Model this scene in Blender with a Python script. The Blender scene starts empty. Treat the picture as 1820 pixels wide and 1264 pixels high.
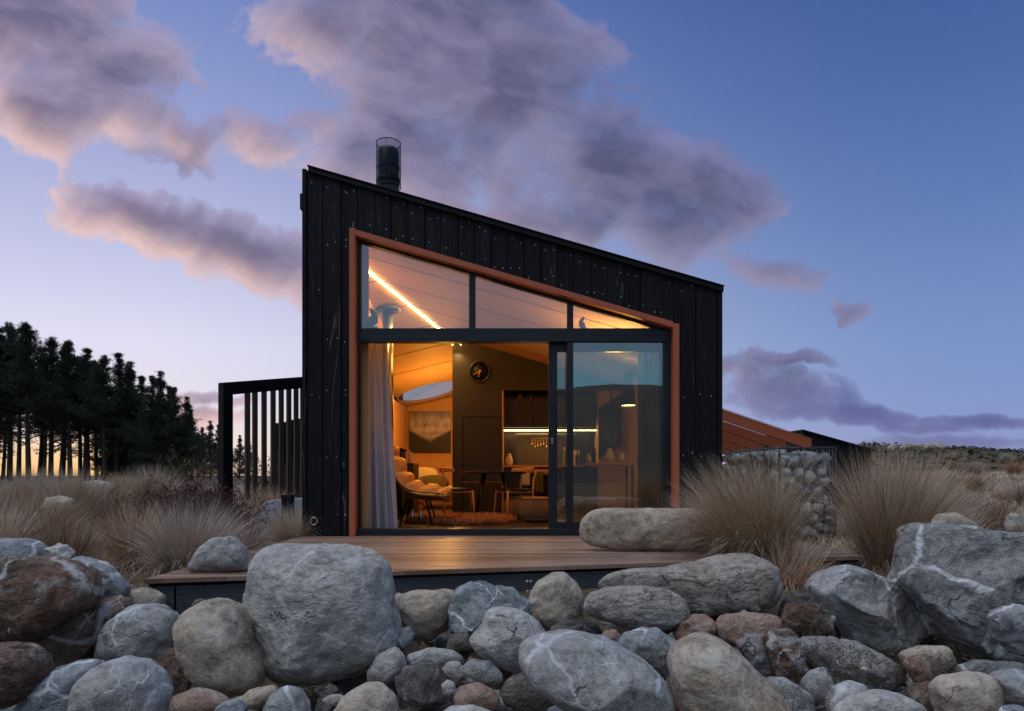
import bpy, bmesh, math, random
import numpy as np
from mathutils import Vector, Matrix, noise

S = bpy.context.scene
COL = S.collection
F = 1213.0          # focal length in reference pixels
ZC = 0.706          # eye height above the deck boards
CU, HV = 910.0, 845.0
R = math.radians

def P(u, v, Y):
    return Vector(((u - CU) / F * Y, Y, ZC + (HV - v) / F * Y))

# ---------------------------------------------------------------- objects
def tag(o, label=None, cat=None, group=None, kind=None):
    if label: o['label'] = label
    if cat: o['category'] = cat
    if group: o['group'] = group
    if kind: o['kind'] = kind
    return o

def wloc(o):
    l = Vector((0, 0, 0))
    while o:
        l += o.location; o = o.parent
    return l

def thing(name, label, cat, loc, group=None):
    o = bpy.data.objects.new(name, None); COL.objects.link(o)
    o.empty_display_size = 0.1
    o.location = loc
    return tag(o, label, cat, group)

class MB:
    """collects geometry in world coordinates"""
    def __init__(s): s.v = []; s.f = []; s.m = []; s.sm = []
    def add(s, vs, fs, mi=0, smooth=False):
        b = len(s.v); s.v += [tuple(x) for x in vs]
        for f in fs:
            s.f.append([b + i for i in f]); s.m.append(mi); s.sm.append(smooth)
        return s
    def box(s, x0, x1, y0, y1, z0, z1, mi=0):
        vs = [(x0,y0,z0),(x1,y0,z0),(x1,y1,z0),(x0,y1,z0),(x0,y0,z1),(x1,y0,z1),(x1,y1,z1),(x0,y1,z1)]
        return s.add(vs, [(3,2,1,0),(4,5,6,7),(0,1,5,4),(1,2,6,5),(2,3,7,6),(3,0,4,7)], mi)
    def extr(s, pts, off, mi=0):
        pts = [Vector(p) for p in pts]; off = Vector(off); n = len(pts)
        nor = Vector((0,0,0))
        for i in range(n): nor += pts[i].cross(pts[(i+1) % n])
        if nor.dot(off) > 0: pts = pts[::-1]
        vs = pts + [p + off for p in pts]
        fs = [tuple(range(n)), tuple(range(2*n-1, n-1, -1))]
        fs += [((i+1) % n, i, n+i, n+(i+1) % n) for i in range(n)]
        return s.add(vs, fs, mi)
    def xz(s, pts, y0, y1, mi=0):
        return s.extr([(x, y0, z) for x, z in pts], (0, y1-y0, 0), mi)
    def tube(s, pts, rad, n=8, mi=0, caps=True):
        pts = [Vector(p) for p in pts]
        if not isinstance(rad, (list, tuple)): rad = [rad]*len(pts)
        vs = []; k = len(pts); up = None
        for i, p in enumerate(pts):
            d = (pts[min(i+1,k-1)] - pts[max(i-1,0)]).normalized()
            if up is None or abs(d.dot(up)) > .95: up = Vector((0,0,1)) if abs(d.z) < .9 else Vector((1,0,0))
            a = d.cross(up).normalized(); b = a.cross(d).normalized(); up = b
            for j in range(n):
                t = 2*math.pi*j/n
                vs.append(p + (a*math.cos(t) + b*math.sin(t))*rad[i])
        fs = [(i*n+j, i*n+(j+1)%n, (i+1)*n+(j+1)%n, (i+1)*n+j) for i in range(k-1) for j in range(n)]
        if caps: fs += [tuple(range(n-1,-1,-1)), tuple(range((k-1)*n, k*n))]
        return s.add(vs, fs, mi, True)
    def lathe(s, c, prof, n=24, mi=0, sx=1, sy=1):
        c = Vector(c); vs = []; k = len(prof)
        for r, z in prof:
            for j in range(n):
                t = 2*math.pi*j/n
                vs.append(c + Vector((r*sx*math.cos(t), r*sy*math.sin(t), z)))
        fs = [(i*n+j, i*n+(j+1)%n, (i+1)*n+(j+1)%n, (i+1)*n+j) for i in range(k-1) for j in range(n)]
        fs += [tuple(range(n-1,-1,-1)), tuple(range((k-1)*n, k*n))]
        return s.add(vs, fs, mi, True)
    def grid(s, fn, nu, nv, mi=0, smooth=True):
        vs = [fn(i/nu, j/nv) for i in range(nu+1) for j in range(nv+1)]
        w = nv+1
        return s.add(vs, [(i*w+j, (i+1)*w+j, (i+1)*w+j+1, i*w+j+1) for i in range(nu) for j in range(nv)], mi, smooth)
    def build(s, name, mats, parent=None, loc=None, bevel=0, solid=0, sub=0):
        if not isinstance(mats, (list, tuple)): mats = [mats]
        me = bpy.data.meshes.new(name)
        if parent: off = wloc(parent)
        elif loc is not None: off = Vector(loc)
        else:
            a = np.array(s.v); off = Vector(((a[:,0].min()+a[:,0].max())/2, (a[:,1].min()+a[:,1].max())/2, a[:,2].min()))
        me.from_pydata([(x-off.x, y-off.y, z-off.z) for x, y, z in s.v], [], s.f)
        me.polygons.foreach_set('material_index', s.m)
        me.polygons.foreach_set('use_smooth', s.sm)
        for m in mats: me.materials.append(m)
        me.update()
        o = bpy.data.objects.new(name, me); COL.objects.link(o)
        if parent: o.parent = parent
        else: o.location = off
        if solid:
            q = o.modifiers.new('s', 'SOLIDIFY'); q.thickness = solid; q.offset = 0
        if bevel:
            q = o.modifiers.new('b', 'BEVEL'); q.width = bevel; q.segments = 2; q.limit_method = 'ANGLE'; q.angle_limit = R(40)
        if sub:
            q = o.modifiers.new('u', 'SUBSURF'); q.levels = sub; q.render_levels = sub
        return o

def np_mesh(name, verts, quads, mats, mi=None, smooth=False):
    """verts (N,3), quads (M,4)"""
    me = bpy.data.meshes.new(name)
    k = quads.shape[1]
    me.vertices.add(len(verts)); me.vertices.foreach_set('co', verts.astype(np.float32).ravel())
    me.loops.add(quads.size); me.loops.foreach_set('vertex_index', quads.astype(np.int32).ravel())
    me.polygons.add(len(quads))
    me.polygons.foreach_set('loop_start', np.arange(0, quads.size, k, dtype=np.int32))
    me.polygons.foreach_set('loop_total', np.full(len(quads), k, dtype=np.int32))
    for m in mats: me.materials.append(m)
    if mi is not None: me.polygons.foreach_set('material_index', mi.astype(np.int32))
    me.polygons.foreach_set('use_smooth', np.full(len(quads), smooth))
    me.update(calc_edges=True)
    return me

def link(name, me, parent=None, loc=(0,0,0)):
    o = bpy.data.objects.new(name, me); COL.objects.link(o); o.location = loc
    if parent: o.parent = parent
    return o

# ---------------------------------------------------------------- materials
class NT:
    def __init__(s, tree): s.t = tree; s.n = tree.nodes; s.l = tree.links
    def new(s, ty, ins=None, **kw):
        n = s.n.new(ty)
        for k, v in kw.items(): setattr(n, k, v)
        for k, v in (ins or {}).items():
            if isinstance(v, bpy.types.NodeSocket): s.l.new(v, n.inputs[k])
            else: n.inputs[k].default_value = v
        return n
    def math(s, op, a, b=0.0, c=None, clamp=False):
        i = {0: a, 1: b}
        if c is not None: i[2] = c
        return s.new('ShaderNodeMath', i, operation=op, use_clamp=clamp).outputs[0]
    def vmath(s, op, a, b=None, scale=None):
        n = s.new('ShaderNodeVectorMath', {0: a}, operation=op)
        if b is not None:
            if isinstance(b, bpy.types.NodeSocket): s.l.new(b, n.inputs[1])
            else: n.inputs[1].default_value = b
        if scale is not None: n.inputs['Scale'].default_value = scale
        return n.outputs['Value'] if op in ('LENGTH','DOT_PRODUCT') else n.outputs[0]
    def smooth(s, x, a, b, lo=0.0, hi=1.0):
        return s.new('ShaderNodeMapRange', {0: x, 1: a, 2: b, 3: lo, 4: hi}, interpolation_type='SMOOTHSTEP').outputs[0]
    def noise(s, vec, scale=5, detail=4, rough=.55, dist=0.0):
        return s.new('ShaderNodeTexNoise', {'Vector': vec, 'Scale': scale, 'Detail': detail, 'Roughness': rough, 'Distortion': dist}).outputs[0]
    def mix(s, f, a, b, blend='MIX'):
        n = s.n.new('ShaderNodeMix'); n.data_type = 'RGBA'; n.blend_type = blend; n.clamp_factor = True
        for k, v in ((0, f), (6, a), (7, b)):
            if isinstance(v, bpy.types.NodeSocket): s.l.new(v, n.inputs[k])
            else: n.inputs[k].default_value = (tuple(v)+(1,))[:4] if k else v
        return n.outputs[2]
    def ramp(s, x, stops, interp='LINEAR'):
        n = s.new('ShaderNodeValToRGB', {0: x}); e = n.color_ramp; e.interpolation = interp
        while len(e.elements) < len(stops): e.elements.new(.5)
        for q, (p, c) in zip(e.elements, stops): q.position = p; q.color = (tuple(c)+(1,))[:4]
        return n.outputs[0]
    def map(s, vec, scale=(1,1,1), loc=(0,0,0), rot=(0,0,0), ty='POINT'):
        return s.new('ShaderNodeMapping', {'Vector': vec, 'Scale': scale, 'Location': loc, 'Rotation': rot}, vector_type=ty).outputs[0]

def newmat(name):
    m = bpy.data.materials.new(name); m.use_nodes = True
    t = NT(m.node_tree); t.n.clear()
    out = t.new('ShaderNodeOutputMaterial')
    return m, t, out

def principled(t, out, col, rough=.6, metal=0.0, bump=None, bs=.3, bd=.01, spec=.5, **kw):
    b = t.new('ShaderNodeBsdfPrincipled', {'Roughness': rough, 'Metallic': metal, 'Specular IOR Level': spec})
    if isinstance(col, bpy.types.NodeSocket): t.l.new(col, b.inputs['Base Color'])
    else: b.inputs['Base Color'].default_value = (tuple(col)+(1,))[:4]
    if bump is not None:
        t.l.new(t.new('ShaderNodeBump', {'Height': bump, 'Strength': bs, 'Distance': bd}).outputs[0], b.inputs['Normal'])
    for k, v in kw.items(): b.inputs[k].default_value = v
    t.l.new(b.outputs[0], out.inputs[0])
    return b

def plain(name, col, rough=.6, metal=0.0, var=.25, scale=8, bump=.15, spec=.5, stretch=(1,1,1), each=None, **kw):
    """one colour with mottling and a fine relief"""
    m, t, out = newmat(name)
    co = t.map(t.new('ShaderNodeTexCoord').outputs['Object'], stretch)
    n = t.noise(co, scale, 5)
    c = t.mix(n, [x*(1-var) for x in col], [min(1, x*(1+var)) for x in col])
    if each:      # every plant has a tint of its own
        r = t.new('ShaderNodeObjectInfo').outputs['Random']
        c = t.mix(t.math('MULTIPLY', t.smooth(r, .35, 1.0), .45), c, each)
        c = t.mix(1.0, c, t.ramp(t.math('FRACT', t.math('MULTIPLY', r, 7.3)), [(0, (.72,.70,.68)), (.5, (1.05,1.05,1.05)), (1, (1.4,1.4,1.4))]), 'MULTIPLY')
    principled(t, out, c, rough, metal, t.noise(co, scale*6, 3), bump, .005, spec, **kw)
    return m

def emis(name, col, st):
    m, t, out = newmat(name)
    t.l.new(t.new('ShaderNodeEmission', {'Color': tuple(col)+(1,), 'Strength': st}).outputs[0], out.inputs[0])
    return m

def glassmat(name, base, tint=(.93,.96,.95), k=1.2):
    m, t, out = newmat(name)
    fr = t.new('ShaderNodeFresnel', {'IOR': 1.5}).outputs[0]
    fac = t.math('MULTIPLY_ADD', fr, k, base, clamp=True)
    tr = t.new('ShaderNodeBsdfTransparent', {'Color': tuple(tint)+(1,)})
    gl = t.new('ShaderNodeBsdfGlossy', {'Color': (.95,.97,1,1), 'Roughness': .003})
    t.l.new(t.new('ShaderNodeMixShader', {0: fac, 1: tr.outputs[0], 2: gl.outputs[0]}).outputs[0], out.inputs[0])
    return m

def charred(name, c0=(.0025,.003,.0042), c1=(.0125,.014,.018), vertical=True, sheen=.5):
    m, t, out = newmat(name)
    oc = t.new('ShaderNodeTexCoord').outputs['Object']
    sc = (1,1,.06) if vertical else (.06,1,1)
    co = t.map(oc, sc)
    d = t.noise(co, 6, 2)
    g = t.noise(co, 60, 5, .65)
    x = t.new('ShaderNodeSeparateXYZ', {0: oc}).outputs[0 if vertical else 2]
    board = t.new('ShaderNodeTexWhiteNoise', {'W': t.math('FLOOR', t.math('DIVIDE', x, .193))}, noise_dimensions='1D').outputs['Value']
    # cathedral grain: thin contour lines of a stretched noise
    gr = t.noise(t.map(oc, (6,6,.3) if vertical else (.3,6,6)), 1.0, 1, .4)
    lines = t.math('ABSOLUTE', t.math('SUBTRACT', t.math('FRACT', t.math('MULTIPLY', gr, 22)), .5))
    lines = t.smooth(lines, .36, .5)
    mask = t.smooth(board, .25, .7)
    lm = t.math('MULTIPLY', t.math('MULTIPLY', lines, mask), t.smooth(t.noise(co, 9, 3), .46, .62))
    c = t.mix(g, c0, c1)
    c = t.mix(t.math('MULTIPLY', board, .5), c, [x*.35 for x in c1])
    c = t.mix(t.math('MULTIPLY', lm, .7), c, (.13,.11,.10))
    c = t.mix(t.math('MULTIPLY', t.smooth(t.noise(t.map(oc, (9,9,.9) if vertical else (.9,9,9)), 4, 4, .7), .6, .74), .5), c, (.07,.06,.055))
    c = t.mix(t.math('MULTIPLY', t.smooth(d, .55, .8), .35), c, (.035,.035,.042))
    h = t.math('ADD', g, t.math('MULTIPLY', lines, .5))
    principled(t, out, c, .6, 0, h, .9, .007, sheen*.4)
    return m

def rockmat(name, a, b, c, vein=(.55,.55,.55), vw=.012, vs=1.3, va=.6, strata=0, speck=.42, crack=.6, bump=.6, stain=None, sa=0, moss=0, warm=(.36,.32,.27), gain=1.2):
    a, b, c, warm = [[min(.75, x*gain*k_) for x, k_ in zip(q_, (1.10, 1.01, .91))] for q_ in (a, b, c, warm)]
    m, t, out = newmat(name)
    tc = t.new('ShaderNodeTexCoord').outputs['Object']
    rnd = t.new('ShaderNodeObjectInfo').outputs['Random']
    off = t.new('ShaderNodeCombineXYZ', {0: t.math('MULTIPLY', rnd, 37), 1: t.math('MULTIPLY', rnd, 91), 2: t.math('MULTIPLY', rnd, 53)}).outputs[0]
    co = t.vmath('ADD', tc, off)
    rot = t.map(co, (1,1,1), rot=(.5,.6,.3))
    w = t.new('ShaderNodeTexNoise', {'Vector': co, 'Scale': 2.2, 'Detail': 3}).outputs['Color']
    wc = t.vmath('ADD', co, t.vmath('SCALE', w, scale=.35))
    n1 = t.noise(wc, 2.6, 6, .6)
    col = t.ramp(n1, [(.32, a), (.5, b), (.68, c)])
    if strata:
        sco = t.map(wc, (1.2,1.2,9), rot=(.1,.12,0))
        sn = t.noise(sco, 2.2, 5, .65)
        col = t.mix(t.math('MULTIPLY', t.smooth(sn, .42, .6), strata), col, [x*.45 for x in a])
        col = t.mix(t.math('MULTIPLY', t.smooth(sn, .62, .72), strata), col, [min(1, x*1.4) for x in c])
    n0 = t.noise(wc, 1.5, 3, .5)
    col = t.mix(t.math('MULTIPLY', t.smooth(n0, .48, .64), .45), col, warm)
    col = t.mix(t.math('MULTIPLY', t.smooth(n0, .46, .34), .35), col, [x*.62 for x in b])
    n2 = t.noise(co, 17, 6, .7)
    col = t.mix(speck, col, t.ramp(n2, [(.34, [x*.35 for x in a]), (.5, b), (.66, [min(1, x*1.35) for x in c])]))
    n3 = t.noise(co, 70, 3, .7)
    col = t.mix(t.math('MULTIPLY', t.smooth(n3, .55, .75), .35), col, [x*.4 for x in a])
    col = t.mix(t.math('MULTIPLY', t.smooth(n3, .62, .3), .25), col, [min(1, x*1.5) for x in c])
    if stain:
        sm = t.smooth(t.noise(wc, 3.4, 4, .6), .54, .66)
        col = t.mix(t.math('MULTIPLY', sm, sa), col, stain)
    lz = t.noise(co, 5.5, 7, .72)
    col = t.mix(t.math('MULTIPLY', t.smooth(lz, .56, .63), .42), col, (.50,.51,.49))
    col = t.mix(t.math('MULTIPLY', t.smooth(t.noise(t.vmath('ADD', co, (9, 3, 5)), 4.2, 7, .7), .57, .65), .55), col, [x*.42 for x in a])
    # quartz veins
    wf = t.new('ShaderNodeTexNoise', {'Vector': co, 'Scale': 7.0, 'Detail': 4}).outputs['Color']
    vo = lambda sc, k, amt: t.new('ShaderNodeTexVoronoi', {'Vector': t.vmath('ADD', t.map(rot, k), t.vmath('SCALE', wf, scale=amt)), 'Scale': sc}, feature='DISTANCE_TO_EDGE').outputs[0]
    vf = t.math('MULTIPLY', t.smooth(vo(vs*1.4, (1,.7,1), .13), vw*2.2, vw*.5), t.smooth(t.noise(co, 3.3, 3), .38 if va > .7 else .44, .50 if va > .7 else .58))
    vf2 = t.math('MULTIPLY', t.smooth(vo(vs*4.2, (1,1,.8), .12), vw*2.0, vw*.3), t.smooth(t.noise(wc, 3.1, 3), .53, .64))
    vv = t.math('MULTIPLY', t.math('MAXIMUM', vf, vf2), va)
    col = t.mix(vv, col, vein)
    # cracks
    cn = vo(2.6, (1,1,1.5), .30)
    cm = t.math('MULTIPLY', t.smooth(cn, .022, .004), t.smooth(t.noise(co, 5.2, 3), .54, .66))
    cm = t.math('MAXIMUM', cm, t.math('MULTIPLY', t.smooth(t.noise(wc, 11, 4, .7), .66, .74), .8))
    col = t.mix(t.math('MULTIPLY', cm, crack), col, [x*.25 for x in a])
    if moss:
        col = t.mix(t.math('MULTIPLY', t.smooth(t.noise(co, 6, 5, .7), .55, .7), moss), col, (.05,.06,.045))
    pit = t.smooth(t.new('ShaderNodeTexVoronoi', {'Vector': wc, 'Scale': 9, 'Randomness': 1}).outputs[0], .0, .5)
    h = t.math('ADD', t.math('MULTIPLY', n1, 1.0), t.math('MULTIPLY', n2, .45))
    h = t.math('ADD', h, t.math('MULTIPLY', n3, .16))
    md = t.noise(wc, 6.5, 7, .62)
    h = t.math('ADD', h, t.math('MULTIPLY', md, .9))
    col = t.mix(t.math('MULTIPLY', t.smooth(md, .45, .3), .5), col, [x*.5 for x in a])
    col = t.mix(t.math('MULTIPLY', t.smooth(md, .58, .7), .35), col, [min(1, x*1.25) for x in c])
    h = t.math('ADD', h, t.math('MULTIPLY', pit, .12))
    h = t.math('SUBTRACT', h, t.math('MULTIPLY', cm, .45))
    h = t.math('ADD', h, t.math('MULTIPLY', vv, .12))
    if strata: h = t.math('ADD', h, t.math('MULTIPLY', sn, 1.1*strata))
    principled(t, out, col, t.smooth(n2, .3, .7, .6, .85), 0, h, bump, .085, .3)
    return m
# ================================================================ camera
cam = bpy.data.cameras.new('camera'); co_ = bpy.data.objects.new('camera', cam); COL.objects.link(co_)
co_.location = (0, 0, ZC); co_.rotation_euler = (R(90), 0, 0)
cam.sensor_width = 36; cam.lens = 36*F/1820; cam.shift_y = (HV-632)/1820
cam.clip_start = .05; cam.clip_end = 3000
S.camera = co_
S.view_settings.view_transform = 'Standard'; S.view_settings.look = 'None'
S.view_settings.exposure = 0; S.view_settings.gamma = 1
S.cycles.use_denoising = True
S.cycles.max_bounces = 8; S.cycles.transparent_max_bounces = 12
S.cycles.sample_clamp_indirect = 4; S.cycles.caustics_reflective = False; S.cycles.caustics_refractive = False

def sr(r, g, b):
    f = lambda c: ((c/255+.055)/1.055)**2.4 if c > 10 else c/255/12.92
    return (f(r), f(g), f(b))

# ================================================================ dusk sky
W = bpy.data.worlds.new('World'); S.world = W; W.use_nodes = True
t = NT(W.node_tree); t.n.clear()
wo = t.new('ShaderNodeOutputWorld')
d = t.vmath('NORMALIZE', t.new('ShaderNodeTexCoord').outputs['Generated'])
sx = t.new('ShaderNodeSeparateXYZ', {0: d}); X, Yd, Z = sx.outputs
el = t.math('ARCSINE', Z)            # radians
az = t.math('ARCTAN2', X, Yd)
e = t.math('DIVIDE', el, R(90), clamp=True)
D9 = 1/90
left = t.ramp(e, [(0, sr(250,200,128)), (1.6*D9, sr(244,210,168)), (3.3*D9, sr(236,222,222)), (5*D9, sr(228,222,234)), (10*D9, sr(220,220,243)), (17*D9, sr(188,192,228)), (25*D9, sr(150,162,210)), (35*D9, sr(108,130,190)), (52*D9, sr(120,145,195)), (1, sr(168,186,212))])
left2 = t.ramp(e, [(0, sr(244,222,196)), (2.5*D9, sr(236,222,218)), (6*D9, sr(224,220,236)), (10*D9, sr(218,219,241)), (17*D9, sr(188,192,228)), (25*D9, sr(150,162,210)), (35*D9, sr(108,130,190)), (52*D9, sr(120,145,195)), (1, sr(168,186,212))])
left = t.mix(t.smooth(az, R(-30), R(-21)), left, left2)
right = t.ramp(e, [(0, sr(150,156,198)), (4*D9, sr(134,152,202)), (10*D9, sr(120,146,197)), (19*D9, sr(94,124,180)), (27*D9, sr(74,105,165)), (36*D9, sr(56,86,150)), (52*D9, sr(105,132,180)), (1, sr(168,186,212))])
back = t.ramp(e, [(0, sr(150,150,172)), (8*D9, sr(118,168,192)), (16*D9, sr(150,160,186)), (28*D9, sr(112,130,160)), (45*D9, sr(122,142,172)), (1, sr(172,190,216))])
fx = t.smooth(az, R(-30), R(36))
# the far side of the sky, away from the afterglow
grad = t.mix(fx, left, right)
fb = t.smooth(t.math('ABSOLUTE', az), R(55), R(120))
sky = t.mix(fb, grad, back)
# clouds in front, computed once into a sky map (direction space) from blob fields and warped fractal noise
def vnoise(x, y, seed):
    xi = np.floor(x).astype(np.int64); yi = np.floor(y).astype(np.int64); fx_ = x-xi; fy_ = y-yi
    fx_ = fx_*fx_*fx_*(fx_*(fx_*6-15)+10); fy_ = fy_*fy_*fy_*(fy_*(fy_*6-15)+10)
    def h(a, b):
        n_ = (a*374761393+b*668265263+seed*982451653) & 0x7fffffff
        n_ = ((n_ ^ (n_ >> 13))*1274126177) & 0x7fffffff
        n_ = ((n_ ^ (n_ >> 15))*668265263) & 0x7fffffff
        return (n_ & 0xffff)/65535.
    return (h(xi, yi)*(1-fx_)+h(xi+1, yi)*fx_)*(1-fy_)+(h(xi, yi+1)*(1-fx_)+h(xi+1, yi+1)*fx_)*fy_
def fbm(x, y, seed, octv=6, gain=.52):
    s_ = 0; a_ = 1; t_ = 0; ca, sa_ = math.cos(.6), math.sin(.6)
    for k_ in range(octv):
        s_ = s_+a_*vnoise(x, y, seed+k_*17); t_ += a_; a_ *= gain
        x, y = (x*ca-y*sa_)*2.03+5.2, (x*sa_+y*ca)*2.03+1.7
    return s_/t_
BL = [ # u, v, rx, ry, rot(down right +), weight
 (40,30,260,140,8,1.0), (190,90,190,120,25,1.0), (70,170,140,90,30,.9), (185,190,210,78,33,1.05), (310,245,90,55,30,1.0),
 (455,245,75,45,20,.75), (560,215,60,28,0,.45),
 (325,412,225,68,14,1.2), (465,455,150,58,20,1.15), (215,370,120,55,0,1.05), (130,400,70,30,0,.6),
 (760,50,330,170,15,1.05), (870,180,240,170,25,1.1), (690,190,140,100,20,.85), (1060,290,280,100,18,1.1), (1230,345,150,85,8,1.05), (740,280,200,110,15,.85),
 (570,50,140,90,0,.8), (1200,425,150,85,10,.95), (1070,245,90,45,-10,.7), (1395,498,100,48,12,1.05), (1495,553,45,20,0,.9), (960,400,180,60,15,.55), (1330,380,60,40,0,.6),
 (1370,700,150,48,6,1.05), (1310,660,70,28,0,.9), (1520,735,200,20,3,1.05), (1385,641,100,14,0,1.1), (1770,746,150,17,3,.95), (1640,757,80,12,0,.95), (1700,785,160,14,0,.45), (1420,735,130,22,0,.8),
 (375,712,95,9,2,.6), (370,745,110,12,0,.5)]
px_ = 1.6                                    # samples per 0.016 unit
GU0, GU1, GV0, GV1 = -11.0, 11.0, -.2, 10.4
nu, nv = 1500, 720
gu, gv = np.meshgrid(np.linspace(GU0, GU1, nu), np.linspace(GV0, GV1, nv))
wx = fbm(gu*.8+3, gv*.8, 5, 5)-.5; wy = fbm(gu*.8+9, gv*.8+4, 6, 5)-.5
wx2 = fbm(gu*3+3, gv*3, 15, 4)-.5; wy2 = fbm(gu*3+9, gv*3+4, 16, 4)-.5
fade = np.clip(gv/2.5, .12, 1)               # low clouds are far away: finer features
U2 = gu+.8*wx*fade+.28*wx2*fade; V2 = gv+.8*wy*fade*.8+.28*wy2*fade
field = np.full(gu.shape, -3.)
for u, v, rx, ry, ro, w in BL:
    a = R(ro); dx = U2-(u-CU)/100; dy = -(V2-(HV-v)/100)
    X_ = (dx*math.cos(a)+dy*math.sin(a))/(rx/100); Y_ = (-dx*math.sin(a)+dy*math.cos(a))/(ry/100)
    f_ = (1.04-np.sqrt(X_*X_+Y_*Y_))*w
    field = np.logaddexp(field*10, f_*10)/10
ca, sa_ = math.cos(.30), math.sin(.30)
ru = (gu*ca-gv*sa_); rv = (gu*sa_+gv*ca)
n1 = fbm(ru*.75+1.6*wx, rv*1.25+1.6*wy, 31, 7, .55)
thick = np.maximum(0, field*1.0+(n1-.5)*1.45-.0)
alpha = 1-np.exp(-(thick*4.2)**1.2)
sun = np.array([-.62, -.78]); acc_ = 0
du, dv = (GU1-GU0)/(nu-1), (GV1-GV0)/(nv-1)
for k_ in range(1, 8):
    su, sv = int(round(sun[0]*.15*k_/du)), int(round(sun[1]*.15*k_/dv))
    acc_ = acc_+np.roll(np.roll(thick, -sv, 0), -su, 1)
lit = np.exp(-acc_*.95)
ac2 = 0
for k_ in range(1, 6):
    ac2 = ac2+np.roll(np.roll(thick, -int(round(.11*k_/dv)), 0), -int(round(.05*k_/du)), 1)
topl = np.exp(-ac2*1.1)
det = np.clip((fbm(ru*.9+wx*.7, rv*1.7+wy*.7, 51, 6, .55)-.30)/.42, 0, 1)
def c3(*c): return np.array(sr(*c))
tx = np.clip((gu+9)/15., 0, 1)[..., None]; tx = tx*tx*(3-2*tx)
body = c3(106,99,130)*(1-tx)+c3(72,77,113)*tx
body2 = c3(152,140,168)*(1-tx)+c3(110,110,145)*tx
colr = body+(body2-body)*det[..., None]
txg = np.clip((gu+7)/9., 0, 1)[..., None]
glow = c3(240,200,190)*(1-txg)+c3(150,142,172)*txg
rim = c3(190,176,212)*(1-tx)+c3(140,140,192)*tx
colr = colr+(glow-colr)*(lit**.85*.95)[..., None]
colr = colr+(rim-colr)*(topl*.45*(1-lit))[..., None]
lw = np.clip((1.9-gv)/.7, 0, 1)[..., None]*np.clip((gu-2)/3, 0, 1)[..., None]
colr = colr+((c3(92,102,156)+.04*(det[..., None]-.5))-colr)*lw*.75
# resample to an equirectangular map (only the front half carries cloud)
EW, EH = 3600, 1800
r0, r1 = int(EH*.5)-30, int(EH*.78)
la = (np.arange(EH)+.5)/EH*np.pi-np.pi/2; lo = ((np.arange(EW)+.5)/EW-.5)*2*np.pi
im = np.zeros((EH, EW, 4), np.float32)
LO, LA = np.meshgrid(lo, la)
inz = (np.abs(LO) < R(44)) & (LA > R(-1)) & (LA < R(42))
lo_, la_ = LO[inz], LA[inz]
tu = 12.13*np.tan(lo_); tv = 12.13*np.tan(la_)/np.cos(lo_)
iu = (tu-GU0)/du; iv = (tv-GV0)/dv
ok_ = (iu > 0) & (iu < nu-1.01) & (iv > 0) & (iv < nv-1.01)
iu = np.clip(iu, 0, nu-1.01); iv = np.clip(iv, 0, nv-1.01); i0 = iu.astype(int); j0 = iv.astype(int); fu = (iu-i0)[:, None]; fv = (iv-j0)[:, None]
src_ = np.concatenate([colr, alpha[..., None]], 2)
smp = (src_[j0, i0]*(1-fu)+src_[j0, i0+1]*fu)*(1-fv)+(src_[j0+1, i0]*(1-fu)+src_[j0+1, i0+1]*fu)*fv
edge = np.clip((11-np.abs(tu))/1.0, 0, 1)*np.clip((10.4-tv)/1.0, 0, 1)
smp[:, 3] *= edge*ok_
im[inz] = smp
# longitude 0 looks along +Y: in Blender's equirectangular mapping that is u = 0.25 (shift below with the vector)
img = bpy.data.images.new('cloud_map', EW, EH, alpha=True, float_buffer=True)
img.colorspace_settings.name = 'Linear Rec.709' if 'Linear Rec.709' in [c.name for c in bpy.types.ColorManagedInputColorspaceSettings.bl_rna.properties['name'].enum_items] else 'Non-Color'
img.alpha_mode = 'CHANNEL_PACKED'
img.pixels.foreach_set(im.ravel()); img.update(); img.pack()
uvc = t.new('ShaderNodeCombineXYZ', {0: t.math('MULTIPLY_ADD', az, 1/(2*math.pi), .5), 1: t.math('MULTIPLY_ADD', el, 1/math.pi, .5), 2: 0.0}).outputs[0]
tex = t.new('ShaderNodeTexImage', {'Vector': uvc}); tex.image = img; tex.extension = 'EXTEND'
sky = t.mix(t.math('MULTIPLY', tex.outputs[1], .95), sky, tex.outputs[0])
# scattered cloud over the back half (only ever seen in the glass)
bc = t.smooth(t.noise(t.map(d, (1,1,2.2)), 2.3, 6, .6), .5, .68)
sky = t.mix(t.math('MULTIPLY', t.math('MULTIPLY', bc, fb), .5), sky, sr(128,134,152))
gnd = t.smooth(Z, -.02, -.12)
sky = t.mix(gnd, sky, sr(60,56,58))
nishita = t.new('ShaderNodeTexSky', sky_type='NISHITA', sun_disc=False, sun_elevation=R(1), sun_rotation=R(-28), altitude=300)
bg = t.new('ShaderNodeBackground', {'Color': sky, 'Strength': 1.0})
bn = t.new('ShaderNodeBackground', {'Color': nishita.outputs[0], 'Strength': .004})
t.l.new(t.new('ShaderNodeAddShader', {0: bg.outputs[0], 1: bn.outputs[0]}).outputs[0], wo.inputs[0])
W.cycles.sampling_method = 'MANUAL'; W.cycles.sample_map_resolution = 512

# soft light of the open dusk sky overhead (no direct sun: a very wide, weak source)
sl = bpy.data.lights.new('sun', 'SUN'); sl.energy = 1.3; sl.angle = R(50); sl.color = (.97, .98, 1)
so_ = bpy.data.objects.new('sun', sl); COL.objects.link(so_)
so_.rotation_euler = Vector((-.34, -.26, 1.0)).to_track_quat('Z', 'Y').to_euler()

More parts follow.
